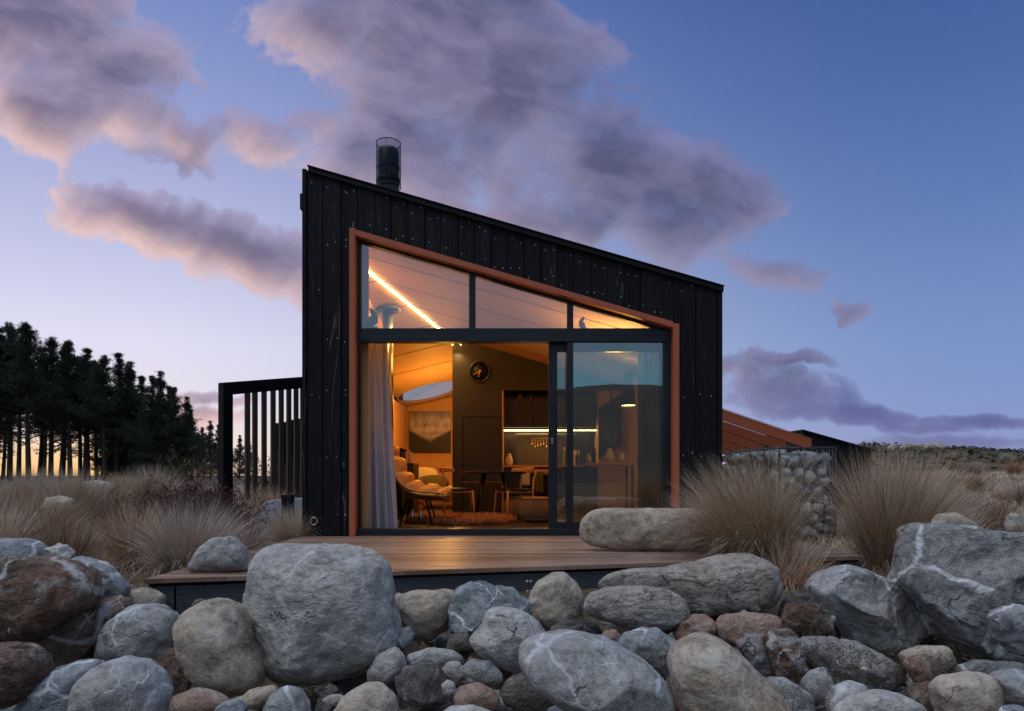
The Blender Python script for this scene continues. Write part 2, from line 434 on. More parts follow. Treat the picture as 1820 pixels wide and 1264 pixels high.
# ================================================================ materials
M = {}
M['char'] = charred('charred_timber')
M['charh'] = charred('charred_timber_rail', vertical=False)
M['charside'] = charred('charred_side', c1=(.02,.021,.025))
M['nail'] = plain('nail_steel', (.75,.75,.77), .4, .6)
M['alu'] = plain('dark_aluminium', (.022,.025,.032), .38, .3, var=.1, bump=.02)
M['black'] = plain('matt_black', (.006,.0065,.008), .6, var=.2, bump=.05, spec=.25)
M['orange'] = plain('orange_steel', (.50,.125,.058), .6, 0, var=.22, scale=5, bump=.2, stretch=(1,1,.3))
M['beam'] = plain('orange_beam', (.55,.13,.045), .6, 0, var=.2, scale=4, bump=.2, stretch=(.2,1,1))
M['glass'] = glassmat('window_glass', .22, (.82,.88,.92), k=1.1)
M['doorglass'] = glassmat('door_glass', .21, (.68,.78,.74), k=1.5)
M['skylight'] = glassmat('skylight_glass', .05, (.42,.5,.5), 1)
M['steel'] = plain('brushed_steel', (.5,.5,.52), .3, 1, bump=.03)
M['dark_steel'] = plain('blackened_flue', (.035,.042,.05), .32, .8, var=.3, scale=5, bump=.1)
M['ply'] = plain('ceiling_ply', (.66,.40,.20), .6, 0, var=.12, scale=3, bump=.05, stretch=(.3,3,1))
M['ply2'] = plain('wall_ply', (.70,.38,.14), .6, 0, var=.15, scale=3, bump=.05, stretch=(3,3,.3))
M['seam'] = plain('seam_shadow', (.05,.04,.03), .8)
M['dpanel'] = plain('dark_panel', (.030,.025,.019), .42, 0, var=.12, scale=4, bump=.03)
M['dfloor'] = plain('dark_floor', (.045,.032,.024), .35, 0, var=.3, scale=6, bump=.1, stretch=(.3,3,1))
M['blackjoin'] = plain('black_joinery', (.018,.016,.014), .35, 0, var=.2, bump=.03)
M['oak'] = plain('oak', (.60,.32,.13), .45, 0, var=.25, scale=14, bump=.1, stretch=(1,1,.2))
M['leather'] = plain('tan_leather', (.74,.40,.12), .5, 0, var=.18, scale=9, bump=.35)
M['brownleather'] = plain('brown_leather', (.22,.10,.04), .4, 0, var=.2, scale=9, bump=.3)
M['pouf'] = plain('pouf_wool', (.23,.16,.10), .9, 0, var=.3, scale=9, bump=.6)
M['shag'] = plain('shag_wool', (.50,.25,.11), .9, 0, var=.35, scale=14, bump=.5)
M['linen'] = plain('pale_linen', (.6,.52,.4), .9, 0, var=.1, bump=.4)
M['olive'] = plain('olive_cloth', (.09,.085,.04), .95, 0, var=.25, bump=.5)
M['led'] = emis('led_strip', (1,.56,.16), 85)
M['ledk'] = emis('led_kitchen', (1,.62,.24), 24)
M['spot'] = emis('spot_lamp', (1,.62,.22), 60)
M['bulb'] = emis('lamp_bulb', (1,.66,.2), 22)
M['panelwhite'] = plain('pale_panel', (.42,.45,.5), .45, 0, var=.08, scale=3, bump=.05)
M['poly'] = glassmat('clear_roofing', .12, (.8,.82,.85))
M['wire'] = plain('galvanised_wire', (.10,.105,.12), .5, .4, bump=.02)
M['bark'] = plain('pine_bark', (.05,.038,.03), .9, 0, var=.4, scale=9, bump=.9, stretch=(1,1,.3))
M['needle'] = plain('pine_needles', (.028,.042,.022), .8, 0, var=.35, scale=1.2, bump=0)
M['screen'] = plain('screen_timber', (.115,.085,.066), .7, 0, var=.4, scale=10, bump=.3, stretch=(1,1,.1))
M['straw'] = plain('straw', (.74,.60,.44), .7, 0, var=.2, scale=3, bump=0, each=(.55,.47,.42))
M['tan'] = plain('tan_blade', (.50,.31,.16), .75, 0, var=.25, scale=3, bump=0, each=(.44,.35,.28))
M['rust'] = plain('rust_blade', (.22,.11,.05), .8, 0, var=.25, scale=3, bump=0, each=(.17,.10,.07))
M['greyb'] = plain('grey_blade', (.46,.41,.38), .75, 0, var=.2, scale=3, bump=0, each=(.5,.47,.46))
M['twig'] = plain('dark_red_twig', (.075,.024,.022), .8, 0, var=.3, bump=0)
M['twigb'] = plain('brown_twig', (.13,.085,.055), .8, 0, var=.3, bump=0)

def curtainmat(name, col, tr, tl=.35):
    m, t, out = newmat(name)
    co = t.new('ShaderNodeTexCoord').outputs['Object']
    w = t.noise(co, 240, 2)
    c = t.mix(w, [x*.8 for x in col], col)
    a = t.new('ShaderNodeBsdfDiffuse', {'Color': c}); b = t.new('ShaderNodeBsdfTranslucent', {'Color': c})
    s1 = t.new('ShaderNodeMixShader', {0: tl, 1: a.outputs[0], 2: b.outputs[0]})
    s2 = t.new('ShaderNodeMixShader', {0: tr, 1: s1.outputs[0], 2: t.new('ShaderNodeBsdfTransparent').outputs[0]})
    t.l.new(s2.outputs[0], out.inputs[0]); return m
M['sheer'] = curtainmat('sheer_curtain', (.58,.62,.70), .08, .12)
M['drape'] = curtainmat('dark_drape', (.10,.13,.12), .02)

def deckmat():
    m, t, out = newmat('deck_boards')
    oc = t.new('ShaderNodeTexCoord').outputs['Object']
    y = t.new('ShaderNodeSeparateXYZ', {0: oc}).outputs[1]
    b = t.new('ShaderNodeTexWhiteNoise', {'W': t.math('FLOOR', t.math('DIVIDE', y, .095))}, noise_dimensions='1D').outputs['Value']
    co = t.map(oc, (.12,1,1))
    n = t.noise(co, 14, 6, .65); n2 = t.noise(oc, 1.4, 4)
    c = t.ramp(t.math('ADD', t.math('MULTIPLY', b, .65), t.math('MULTIPLY', n, .35)), [(0.1, (.12,.068,.048)), (.5, (.25,.15,.105)), (.9, (.40,.27,.195))])
    c = t.mix(t.math('MULTIPLY', t.smooth(n2, .45, .7), .6), c, (.36,.27,.22))
    c = t.mix(t.math('MULTIPLY', t.smooth(t.noise(co, 45, 4, .7), .55, .7), .5), c, (.07,.045,.035))
    principled(t, out, c, .42, 0, t.noise(co, 60, 4, .7), .35, .004, .5)
    return m
M['deck'] = deckmat()
M['edge'] = charred('weathered_fascia', (.035,.04,.052), (.16,.175,.20), vertical=False)

def groundmat():
    m, t, out = newmat('dry_ground')
    oc = t.new('ShaderNodeTexCoord').outputs['Object']
    n = t.noise(oc, .6, 7, .65); n2 = t.noise(oc, 9, 6, .7); n3 = t.noise(oc, .05, 4, .6)
    c = t.ramp(n2, [(.3, (.045,.033,.022)), (.5, (.12,.088,.058)), (.72, (.22,.165,.11))])
    c = t.mix(t.math('MULTIPLY', t.smooth(n, .45, .6), .5), c, (.16,.12,.085))
    z = t.new('ShaderNodeSeparateXYZ', {0: oc}).outputs[2]
    gr = t.math('MULTIPLY', t.smooth(n3, .4, .55), t.smooth(z, 1.5, 2.2))
    c = t.mix(t.math('MULTIPLY', gr, .8), c, (.055,.055,.028))
    principled(t, out, c, .95, 0, t.math('ADD', n2, n), .8, .06, .1)
    return m
M['ground'] = groundmat()
m, t, out = newmat('far_hillside')
oc = t.new('ShaderNodeTexCoord').outputs['Object']
principled(t, out, t.mix(t.noise(oc, .03, 6), (.03,.032,.03), (.09,.08,.065)), .95)
M['hill'] = m

# ================================================================ terrain
def sst(a, b, x):
    x = max(0., min(1., (x-a)/(b-a))); return x*x*(3-2*x)
def gz(x, y):
    r = math.hypot(x, y)
    z = -.14
    z += .30*sst(9, 32, y)*(1-sst(2, 8, x))                        # gentle rise to the left field
    if x > 0:                                                       # bank on the right
        ax = x - .18*y
        z += sst(3, 14, ax)*(.9*sst(7, 26, y)) + 1.55*sst(-1, 9, ax-1)*sst(26, 46, y) - .5*sst(55, 90, y)*sst(0,6,ax)
    z -= .55*(1-sst(4.5, 5.15, y)) + .55*(1-sst(1.0, 3.2, y))       # drop in front of the deck
    if abs(x) < 2.5 and y > 5: z = min(z, -.2) if y < 17 else z
    n = noise.fractal(Vector((x*.25, y*.25, 0)), 1, 2, 4)
    z += n*.10*sst(4.5, 9, r)
    z += .5*noise.fractal(Vector((x*.07, y*.07, 3)), 1, 2, 4)*sst(22, 45, y)*(1 if x > 0 else .35)
    return z
xs = [0]; s = .12
while xs[-1] < 900: xs.append(xs[-1]+s); s *= 1.055
gx = [-x for x in xs[:0:-1]] + xs
ys = [4.0]; s = .16
while ys[-1] < 1000: ys.append(ys[-1]+s); s *= 1.05
yb = [4.0]; s = .2
while yb[-1] > -600: yb.append(yb[-1]-s); s *= 1.14
gy = yb[:0:-1] + ys
mb = MB(); w = len(gx)
mb.v = [(x, y, gz(x, y)) for y in gy for x in gx]
for j in range(len(gy)-1):
    for i in range(w-1):
        mb.f.append([j*w+i, j*w+i+1, (j+1)*w+i+1, (j+1)*w+i]); mb.m.append(0); mb.sm.append(True)
tag(mb.build('ground', M['ground'], loc=(0,0,0)), kind='structure')

# hills behind the viewer: they show in the door glass
mb = MB()
def hf(a, b):
    x = -420+840*a; y = -150-160*b
    h = 33 + 9*math.sin(x*.011+1.2) + 10*noise.fractal(Vector((x*.012, 4, 0)), 1, 2, 4)
    return (x, y, -2 + h*(1-(1-b)**2) + 2*noise.noise(Vector((x*.05, y*.05, 0))))
mb.grid(hf, 120, 14)
tag(mb.build('hills', M['hill'], loc=(0,0,0)), kind='structure')
# ================================================================ cabin
rnd = random.Random(7)
YF = F/153.0                      # facade plane
XF = lambda u: (u-CU)/153.0
ZF = lambda v: ZC + (HV-v)/153.0
YG = YF+.11; kG = F/YG
XG = lambda u: (u-CU)/kG
ZG = lambda v: ZC + (HV-v)/kG
YB = 17.05
cabin = thing('cabin', 'black timber cabin with sloping roof and orange framed glass front', 'cabin', (0, 10, 0))
# roofline and opening in facade coordinates
xl, xr = XF(545), XF(1275)
def rz(x): return ZF(301 + (x*153+CU-545)*.2895)
ox0, ox1 = XF(621), XF(1207)
def oz(x): return ZF(405 + (x*153+CU-621)*.290)
mb = MB()
seams = [545, 573.4, 606.4] + [635.7+29.6*i for i in range(20)] + [1236.5, 1275]
seams = [XF(s) for s in seams]
for a, b in zip(seams[:-1], seams[1:]):
    d = rnd.choice([0, .009, .018]) + rnd.uniform(0, .004); gq = rnd.choice([.002, .003, .005, .007])
    cuts = [a] + [c for c in (ox0, ox1) if a < c < b] + [b]
    for i, (p_, q_) in enumerate(zip(cuts[:-1], cuts[1:])):
        g0 = gq if p_ == a else 0; g1 = gq if q_ == b else 0
        x0, x1 = p_+g0, q_-g1
        inside = (x0+x1)/2 > ox0 and (x0+x1)/2 < ox1
        zb = (lambda x: oz(x)+.002) if inside else (lambda x: 0.004)
        mb.xz([(x0, zb(x0)), (x1, zb(x1)), (x1, rz(x1)), (x0, rz(x0))], YF+d, YF+.035)
        zs = [rz((x0+x1)/2)-.12, zb((x0+x1)/2)+.07] if inside else [rz(x0)-.14] + [z for z in (.25, .95, 1.65, 2.3, 2.85, 3.4) if z < rz(x0)-.4]
        if x1-x0 < .08: continue
        for z in zs:
            for x in (x0+.045+rnd.uniform(-.015,.015), x1-.045+rnd.uniform(-.015,.015)):
                if rnd.random() < .3: continue
                zz = z+rnd.uniform(-.045,.045)
                mb.tube([(x, YF+d-.003, zz), (x, YF+d+.004, zz)], .0056, 6, 1)
mb.build('cladding', [M['char'], M['nail']], cabin, bevel=0)
# backing wall behind the boards (dark gaps) with the opening
mb = MB()
for a, b in ((XF(540), ox0), (ox1, XF(1280))):
    mb.xz([(a, 0), (b, 0), (b, rz(b)-.03), (a, rz(a)-.03)], YF+.036, YF+.3)
mb.xz([(ox0, oz(ox0)), (ox1, oz(ox1)), (ox1, rz(ox1)-.03), (ox0, rz(ox0)-.03)], YF+.036, YF+.3)
mb.build('front_wall', M['black'], cabin)
# corner trims + roof edge flashing
mb = MB()
mb.box(XF(537), XF(544.2), YF-.004, YF+.12, 0.003, ZF(300))
mb.build('corner_trim', M['char'], cabin, bevel=.003); mb = MB()
mb.box(XF(1276), XF(1284), YF-.004, YF+.12, 0.003, rz(XF(1280))-.02)
mb.build('corner_trim', M['char'], cabin, bevel=.003)
mb = MB()
a, b = XF(549), XF(1285)
mb.xz([(a, rz(a)-.028), (b, rz(b)-.028), (b, rz(b)+.03), (a, rz(a)+.03)], YF-.03, YF+.16)
mb.xz([(a-.01, rz(a)+.03), (b+.005, rz(b)+.03), (b+.005, rz(b)+.042), (a-.01, rz(a)+.045)], YF-.045, YF+.17)
mb.build('roof_edge', M['black'], cabin, bevel=.003)
# side walls with board grooves
for sx_, nm, xo, xi in ((-1, 'side_wall', XF(540), XF(540)+.12), (1, 'side_wall', XF(1281), XF(1281)-.12)):
    mb = MB(); y = YF+.12
    zt = rz(xo)-.05
    yend = 11.6 if sx_ < 0 else YB
    while y < yend:
        y1 = min(y+.19, yend); dd = rnd.choice([0, .008])*(-sx_)
        mb.box(min(xo+dd, xi), max(xo+dd, xi), y+.003, y1-.003, -.1, zt if y < 8.6 else zt-.02)
        y = y1
    mb.build(nm, M['charside'], cabin)
mb = MB(); mb.box(-2.82, -2.72, 11.5, YB, -.1, 3.3); mb.box(-2.72, -2.42, 11.5, 11.58, -.1, 3.4)
mb.build('side_wall', M['charside'], cabin)
# bracket / gutter outlet on the high side
mb = MB(); mb.box(XF(529.5), XF(537), YF+.06, YF+.2, ZF(368), ZF(339))
mb.build('gutter_outlet', M['black'], cabin, bevel=.012)
# ring on the wall
mb = MB(); c = Vector((XF(559), YF-.03, ZF(926)))
mb.tube([c+Vector((.038*math.cos(a), .006*math.sin(a), .042*math.sin(a))) for a in np.linspace(0, 2*math.pi, 25)], .0055, 8)
mb.tube([c+Vector((0,.045,.04)), c+Vector((0,-.008,.044))], .009, 8)
mb.build('tie_ring', M['steel'], cabin)
# orange surround
mb = MB(); th = .068
iz = lambda x: oz(x)-th*1.05
mb.box(ox0, ox0+th, YF-.014, YF+.15, .003, oz(ox0)-.002)
mb.box(ox1-th, ox1, YF-.014, YF+.15, .003, oz(ox1)-.002)
mb.xz([(ox0+th, iz(ox0+th)), (ox1-th, iz(ox1-th)), (ox1-th, oz(ox1-th)-.002), (ox0+th, oz(ox0+th)-.002)], YF-.014, YF+.15)
mb.build('window_surround', M['orange'], cabin, bevel=.003)
# dark window frame
y0, y1 = YG, YG+.07
xL, xR = XG(631.5), XG(1197)
tz = lambda u: ZG(421.5+(u-632)*.2905)     # underside of the orange bar
gzp = lambda u: ZG(430.5+(u-641)*.2925)    # top edge of the glass
mb = MB()
mb.box(xL, XG(641), y0, y1, .01, tz(641)-.0)
mb.box(XG(1185), xR, y0, y1, .01, tz(1190))
mb.xz([(XG(641), gzp(641)), (XG(1185), gzp(1185)), (XG(1185), tz(1185)), (XG(641), tz(641))], y0, y1)
mb.box(XG(833.5), XG(845), y0-.002, y1, ZG(583.5), gzp(839)+.01)
mb.box(XG(1008), XG(1019), y0-.002, y1, ZG(583.5), gzp(1013)+.01)
mb.box(XG(641), XG(1185), y0-.006, y1, ZG(597), ZG(583.5))
mb.box(XG(641), XG(1185), y0-.014, y1+.05, ZG(607.5), ZG(597)-.002)
mb.box(XG(636), XG(1190), y0-.03, y1+.09, .004, ZG(940))
frame = mb.build('window_frame', M['alu'], cabin, bevel=.003)
for a, b in ((641, 833.5), (845, 1008), (1019, 1184)):
    mb = MB()
    pts = [(XG(a), ZG(583.5)), (XG(b), ZG(583.5)), (XG(b), gzp(b)), (XG(a), gzp(a))]
    mb.add([(x, y0+.035, z) for x, z in pts], [(0,1,2,3)])
    mb.build('pane', M['glass'], frame)
# fixed lower light
mb = MB()
mb.box(XG(1007.5), XG(1019), y0-.004, y1, ZG(940), ZG(607.8))
mb.box(XG(1019), XG(1185), y0+.004, y1, ZG(940), ZG(932))
mb.box(XG(1179), XG(1185), y0+.004, y1, ZG(932), ZG(607.8))
fx_ = mb.build('fixed_window', M['alu'], cabin, bevel=.003)
mb = MB(); mb.add([(XG(1019), y0+.03, ZG(932)), (XG(1179), y0+.03, ZG(932)), (XG(1179), y0+.03, ZG(607.8)), (XG(1019), y0+.03, ZG(607.8))], [(0,1,2,3)])
mb.build('pane', M['doorglass'], fx_)
# sliding door, parked behind the fixed light
yd = YG+.085; kd = F/yd
XD = lambda u: (u-CU)/kd
ZD = lambda v: ZC+(HV-v)/kd
mb = MB()
mb.box(XD(975), XD(990.5), yd, yd+.06, .03, ZD(609))
mb.box(XD(1172), XD(1184), yd, yd+.06, .03, ZD(609))
mb.box(XD(990.5), XD(1172), yd, yd+.06, .03, ZD(928))
mb.box(XD(990.5), XD(1172), yd, yd+.06, ZD(625), ZD(609))
door = mb.build('sliding_door', M['alu'], cabin, bevel=.003)
mb = MB(); mb.add([(XD(990.5), yd+.03, ZD(928)), (XD(1172), yd+.03, ZD(928)), (XD(1172), yd+.03, ZD(625)), (XD(990.5), yd+.03, ZD(625))], [(0,1,2,3)])
mb.build('pane', M['doorglass'], door)
mb = MB()
xh = XD(989.5); 
mb.tube([(XD(979), yd-.0, ZD(718)), (XD(979), yd-.035, ZD(718)), (xh, yd-.045, ZD(719)), (xh, yd-.045, ZD(766)), (XD(979), yd-.035, ZD(767)), (XD(979), yd, ZD(767))], .007, 8)
mb.build('handle', M['alu'], door)
mb = MB(); mb.box(XD(979.5), XD(983), yd-.006, yd, ZD(789), ZD(778)); mb.tube([(XD(981.2), yd-.012, ZD(782)), (XD(981.2), yd, ZD(782))], .005, 10)
mb.build('lock', M['steel'], door)
# interior shell --------------------------------------------------------
RPL = lambda x: 2.97-.285*x
LPL = lambda x, y: 5.284+.25*x-.132*y
ridge = lambda y: (.132*y-2.314)/.535
ya = YF+.3
xil, xir = -2.16, 2.14
ys_ = np.linspace(ya, YB, 30)
mb = MB()
# right ceiling plane, from ridge to the right wall; left plane from the wall to the ridge, with an oval hole
def strip(fl, fr, fz, ya_, yb_, n, mi=0):
    vs = []; 
    for i in range(n+1):
        y = ya_+(yb_-ya_)*i/n
        for k in range(9):
            x = fl(y)+(fr(y)-fl(y))*k/8; vs.append((x, y, fz(x, y)))
    mb.add(vs, [(i*9+k, i*9+k+1, (i+1)*9+k+1, (i+1)*9+k) for i in range(n) for k in range(8)], mi)
strip(lambda y: max(ridge(y), -2.3), lambda y: xir, lambda x, y: RPL(x), ya, YB, 20)
strip(lambda y: -2.3, lambda y: ridge(y), LPL, ya, 11.6, 10)
strip(lambda y: -2.7, lambda y: ridge(y), LPL, 11.6, 15.25, 8)
ocx, ocy, orx, ory = -1.945, 16.13, .74, .66
xw0, xw1, yw0, yw1 = -2.7, -.62, 15.25, YB
n = 48; vs = []
for i in range(n):
    a = 2*math.pi*i/n; cx_, sy_ = math.cos(a), math.sin(a)
    x, y = ocx+orx*cx_, ocy+ory*sy_
    vs.append((x, y, LPL(x, y)))
    tt = min(((xw1-ocx)/cx_ if cx_ > 1e-6 else (xw0-ocx)/cx_ if cx_ < -1e-6 else 1e9), ((yw1-ocy)/sy_ if sy_ > 1e-6 else (yw0-ocy)/sy_ if sy_ < -1e-6 else 1e9))
    x, y = ocx+tt*cx_, ocy+tt*sy_
    vs.append((x, y, LPL(x, y)))
mb.add(vs, [(2*i, 2*i+1, (2*i+3) % (2*n), (2*i+2) % (2*n)) for i in range(n)])
strip(lambda y: xw1, lambda y: ridge(y), LPL, 15.25, YB, 3)
yy_ = 8.69
while yy_ < 15.9:                       # shadow-gap seams between the sheets
    a = max(ridge(yy_), -2.6)
    mb.add([(a, yy_, RPL(a)-.004), (xir, yy_, RPL(xir)-.004), (xir, yy_+.022, RPL(xir)-.004), (a, yy_+.022, RPL(a)-.004)], [(0,1,2,3)], 1)
    if yy_ < 15.25:
        q_ = -2.2 if yy_ < 11.6 else -2.6
        mb.add([(q_, yy_, LPL(q_, yy_)-.004), (a, yy_, LPL(a, yy_)-.004), (a, yy_+.022, LPL(a, yy_+.022)-.004), (q_, yy_+.022, LPL(q_, yy_+.022)-.004)], [(0,1,2,3)], 1)
    yy_ += 1.10
ceil_ = mb.build('ceiling', [M['ply'], M['seam']], cabin)
mb = MB()     # outer roof skin just above, same hole
strip(lambda y: max(ridge(y), -2.3), lambda y: xir+.2, lambda x, y: RPL(x)+.06, YF+.3, YB, 20)
strip(lambda y: -2.3, lambda y: ridge(y), lambda x, y: LPL(x, y)+.06, YF+.3, 11.6, 10)
strip(lambda y: -2.7, lambda y: ridge(y), lambda x, y: LPL(x, y)+.06, 11.6, 15.25, 8)
mb.add([(x, y, z+.05) for x, y, z in vs], [(2*i, 2*i+1, (2*i+3) % (2*n), (2*i+2) % (2*n)) for i in range(n)])
strip(lambda y: xw1, lambda y: ridge(y), lambda x, y: LPL(x, y)+.06, 15.25, YB, 3)
roof = mb.build('roof', M['black'], cabin)
mb = MB()
ring = [vs[2*i] for i in range(n)]
mb.add([(x, y, z+.025) for x, y, z in ring], [tuple(range(n-1, -1, -1))])
mb.build('skylight', M['skylight'], roof)
mb = MB()
for i in range(n):
    a, b = ring[i], ring[(i+1) % n]
    mb.add([a, b, (b[0], b[1], b[2]+.05), (a[0], a[1], a[2]+.05)], [(0,1,2,3)])
mb.build('skylight_rim', M['ply'], roof)
mb = MB(); mb.box(-2.42, 2.42, YF+.1, YB, -.05, .012)
mb.build('floor', M['dfloor'], cabin)
# inner walls
mb = MB()
mb.box(xil-.1, xil, ya-.02, 11.6, .012, 3.75)
mb.box(-2.66, xil, 11.6, 11.66, .012, 3.5)
mb.box(-2.70, -2.60, 11.66, 14.9, .012, 3.2)
mb.box(-2.70, -2.60, 14.9, YB, .012, 2.38)
mb.box(xir, xir+.1, ya-.02, YB, .012, 2.4)
mb.box(XF(645), xil, YF+.3, YF+.34, .012, 3.5)
mb.build('inner_wall', M['ply2'], cabin)
mb = MB(); yb_ = 16.95; mb.xz([(-2.66, -.1), (2.3, -.1), (2.3, RPL(2.3)-.02), (ridge(yb_), RPL(ridge(yb_))-.02), (-2.66, LPL(-2.66, yb_)-.01)], yb_, yb_+.08)
mb.build('bedroom_wall', M['ply2'], cabin); mb = MB(); hx = ridge(YF+.32)
mb.xz([(-2.2, LPL(-2.2, YF+.32)+.001), (hx, RPL(hx)+.001), (xir, RPL(xir)+.001), (xir, RPL(xir)+.3), (hx, RPL(hx)+.32), (-2.2, 3.9)], YF+.302, YF+.33)
mb.build('head_board', M['ply'], cabin)
# partition with kitchen niche
PY = 12.76
px = lambda u, Y=PY: (u-CU)/F*Y
pz = lambda v, Y=PY: ZC+(HV-v)/F*Y
x0, x1, x2, x3 = px(804), px(893), px(1064), xir
mb = MB()
mb.xz([(x0, .012), (x1, .012), (x1, RPL(x1)-.002), (x0, RPL(x0)-.003)], PY, PY+.8)
mb.xz([(x1, pz(694)), (x3, pz(694)), (x3, RPL(x3)-.003), (x1, RPL(x1)-.003)], PY, PY+.8)
pw = mb.build('partition_wall', M['dpanel'], cabin)
mb = MB()   # panel joints and cupboard fronts standing proud
mb.box(px(824), px(890.5), PY-.012, PY, pz(828), pz(742.5))
mb.box(px(822), px(824), PY-.003, PY, pz(915), pz(740), 1)
mb.box(px(822), px(892), PY-.003, PY, pz(742.5), pz(740), 1)
mb.box(px(804.8), px(893), PY-.002, PY, pz(692.6), pz(692.1), 1)
mb.box(px(857), px(857.5), PY-.002, PY, pz(740), pz(693), 1)
mb.box(px(824), px(890.5), PY-.010, PY, pz(854), pz(830))
mb.box(px(824), px(876), PY-.010, PY, pz(912), pz(858))
mb.box(px(878), px(890.5), PY-.010, PY, pz(912), pz(858))
mb.box(px(822), px(892), PY-.014, PY, pz(857.6), pz(855.6), 2)
mb.build('panel_front', [M['dpanel'], M['black'], M['brownleather']], pw, bevel=.002)
mb = MB(); mb.box(px(892.2), px(894.6), PY-.02, PY+.6, .012, pz(694)); mb.build('edge_strip', M['oak'], cabin)
mb = MB(); mb.box(x2, x3, PY+.02, PY+.8, .012, pz(694))
mb.build('plywood_wall', M['ply2'], cabin)
mb = MB(); mb.xz([(px(1064), pz(815)), (px(1105), pz(792)), (px(1105), pz(700)), (px(1064), pz(726))], PY-.02, PY+.02)
mb.box(px(1085), px(1086.5), PY-.004, PY+.02, pz(722), pz(672))
mb.build('dark_wall_panel', M['blackjoin'], cabin)
# kitchen (built in: parts of one unit)
kit = thing('kitchen_unit', 'dark built in kitchen with glowing strip light above its counter', 'kitchen', ((x1+x2)/2, PY+.4, .012))
mb = MB(); mb.box(x1+.02, x2, PY+.74, PY+.8, .02, pz(694)); mb.box(x1+.02, x2, PY+.12, PY+.74, .012, .86)
mb.build('base_cupboard', M['blackjoin'], kit)
mb = MB()
for i in range(3):
    a = x1+.03+i*.57; mb.box(a, a+.56, PY+.18, PY+.72, pz(760, PY+.2), pz(708, PY+.2))
mb.build('wall_cupboard', M['blackjoin'], kit, bevel=.003)
mb = MB(); mb.box(x1+.03, x2-.01, PY+.22, PY+.26, 1.555, 1.57); mb.build('light_strip', M['ledk'], kit)
mb = MB(); mb.box(x1+.02, x2, PY+.06, PY+.74, .86, .90); mb.build('countertop', M['oak'], kit, bevel=.003)
mb = MB(); mb.box(x1+.25, x2-.35, PY+.72, PY+.735, .92, 1.54); mb.build('splashback', plain('dark_glass', (.06,.05,.035), .12, 0, var=.1, bump=0), kit)
mb = MB(); mb.box(px(948), px(1000), PY+.09, PY+.12, .25, .84); ov = mb.build('oven', M['black'], kit, bevel=.003)
mb = MB(); mb.box(px(950), px(990), PY+.075, PY+.09, pz(843, PY), pz(834, PY)); mb.build('oven_panel', M['oak'], ov)
mb = MB(); mb.tube([(px(922), PY+.05, .76), (px(992), PY+.05, .76)], .008); mb.build('oven_rail', M['steel'], ov)
# rafters ridge light strip (follows the fold)
mb = MB()
a, b = 8.35, 12.70
for i in range(1):
    p0 = Vector((ridge(a), a, RPL(ridge(a))-.012)); p1 = Vector((ridge(b), b, RPL(ridge(b))-.012))
    mb.tube([p0, p1], .011, 8)
mb.build('ceiling_light_strip', M['led'], cabin)
# two little downlights on the partition
for u, v in ((804.5, 612), (819, 612)):
    c = P(u, v, PY-.10); mb = MB()
    mb.lathe(c, [(.010,.012), (.014,0), (.012,-.003)], 14)
    o = mb.build('spotlight', M['black'], cabin)
    mb = MB(); mb.lathe(c+Vector((0,0,-.008)), [(.001,.003), (.012,.002), (.012,0), (.001,-.002)], 14)
    mb.build('lens', M['spot'], o)

def lamp(name, ty, loc, energy, col=(1,.58,.22), size=.1, rot=None, spot=None, sy=None):
    L = bpy.data.lights.new(name, ty); L.energy = energy; L.color = col
    if ty == 'AREA':
        L.size = size
        if sy: L.shape = 'RECTANGLE'; L.size_y = sy
    else: L.shadow_soft_size = size
    if spot: L.spot_size = R(spot); L.spot_blend = .8
    o = bpy.data.objects.new(name, L); COL.objects.link(o); o.location = loc
    if rot: o.rotation_euler = rot
    return o
c = P(811, 619, PY-.22)
lamp('spot_glow', 'SPOT', c, 13, spot=140, size=.02, rot=(R(12), 0, 0))

# chimney flue (outside) and stove pipe (inside)
ch = thing('chimney', 'black round flue with mesh sleeve rising above the cabin roof', 'chimney', (-1.81, 10, 3.58))
k = 10/F
mb = MB(); mb.lathe((-1.81, 10, 3.58), [(.155,0), (.155, ZC+(845-268)*k-3.58-.03), (.14, ZC+(845-266)*k-3.58)], 32)
mb.lathe((-1.81, 10, ZC+(845-325)*k), [(.165,0),(.168,.03),(.165,.06)], 32)
mb.lathe((-1.81, 10, ZC+(845-300)*k), [(.162,0),(.166,.012),(.162,.024)], 32)
mb.build('flue_pipe', M['dark_steel'], ch)
mb = MB()
zt, zb = ZC+(845-255)*k, ZC+(845-333)*k
for i in range(44):
    a = 2*math.pi*i/44; x, y = .178*math.cos(a), .178*math.sin(a)
    mb.tube([(-1.81+x, 10+y, zb), (-1.81+x, 10+y, zt)], .0013 if i % 11 else .004, 4)
for j in range(60):
    z = zb+(zt-zb)*j/59
    mb.tube([(-1.81+.178*math.cos(a), 10+.178*math.sin(a), z) for a in np.linspace(0, 2*math.pi, 25)], .0012 if j not in (0,59) else .007, 4)
mb.build('mesh_sleeve', M['dark_steel'], ch)
st = thing('wood_stove', 'dark wood stove with steel flue standing behind the pale curtain', 'stove', (-1.97, 10.84, .012))
zc_ = LPL(-1.97, 10.84)
mb = MB(); mb.lathe((-1.97, 10.84, 1.1), [(.085,0), (.085,zc_-1.1)], 24); mb.build('stove_pipe', M['steel'], st)
mb = MB()
mb.lathe((-1.97, 10.84, zc_-.045), [(.19,0),(.2,.01),(.2,.04),(.19,.045)], 28); mb.build('ceiling_collar', M['dark_steel'], st)
mb = MB(); mb.box(-2.14, -1.72, 10.64, 11.04, .2, 1.1); mb.box(-2.15,-1.70, 10.62, 11.06, 1.1, 1.13)
for x in (-2.08, -1.78):
    for y in (10.68, 10.98): mb.box(x-.02, x+.02, y-.02, y+.02, .012, .2)
mb.build('firebox', M['black'], st, bevel=.01)

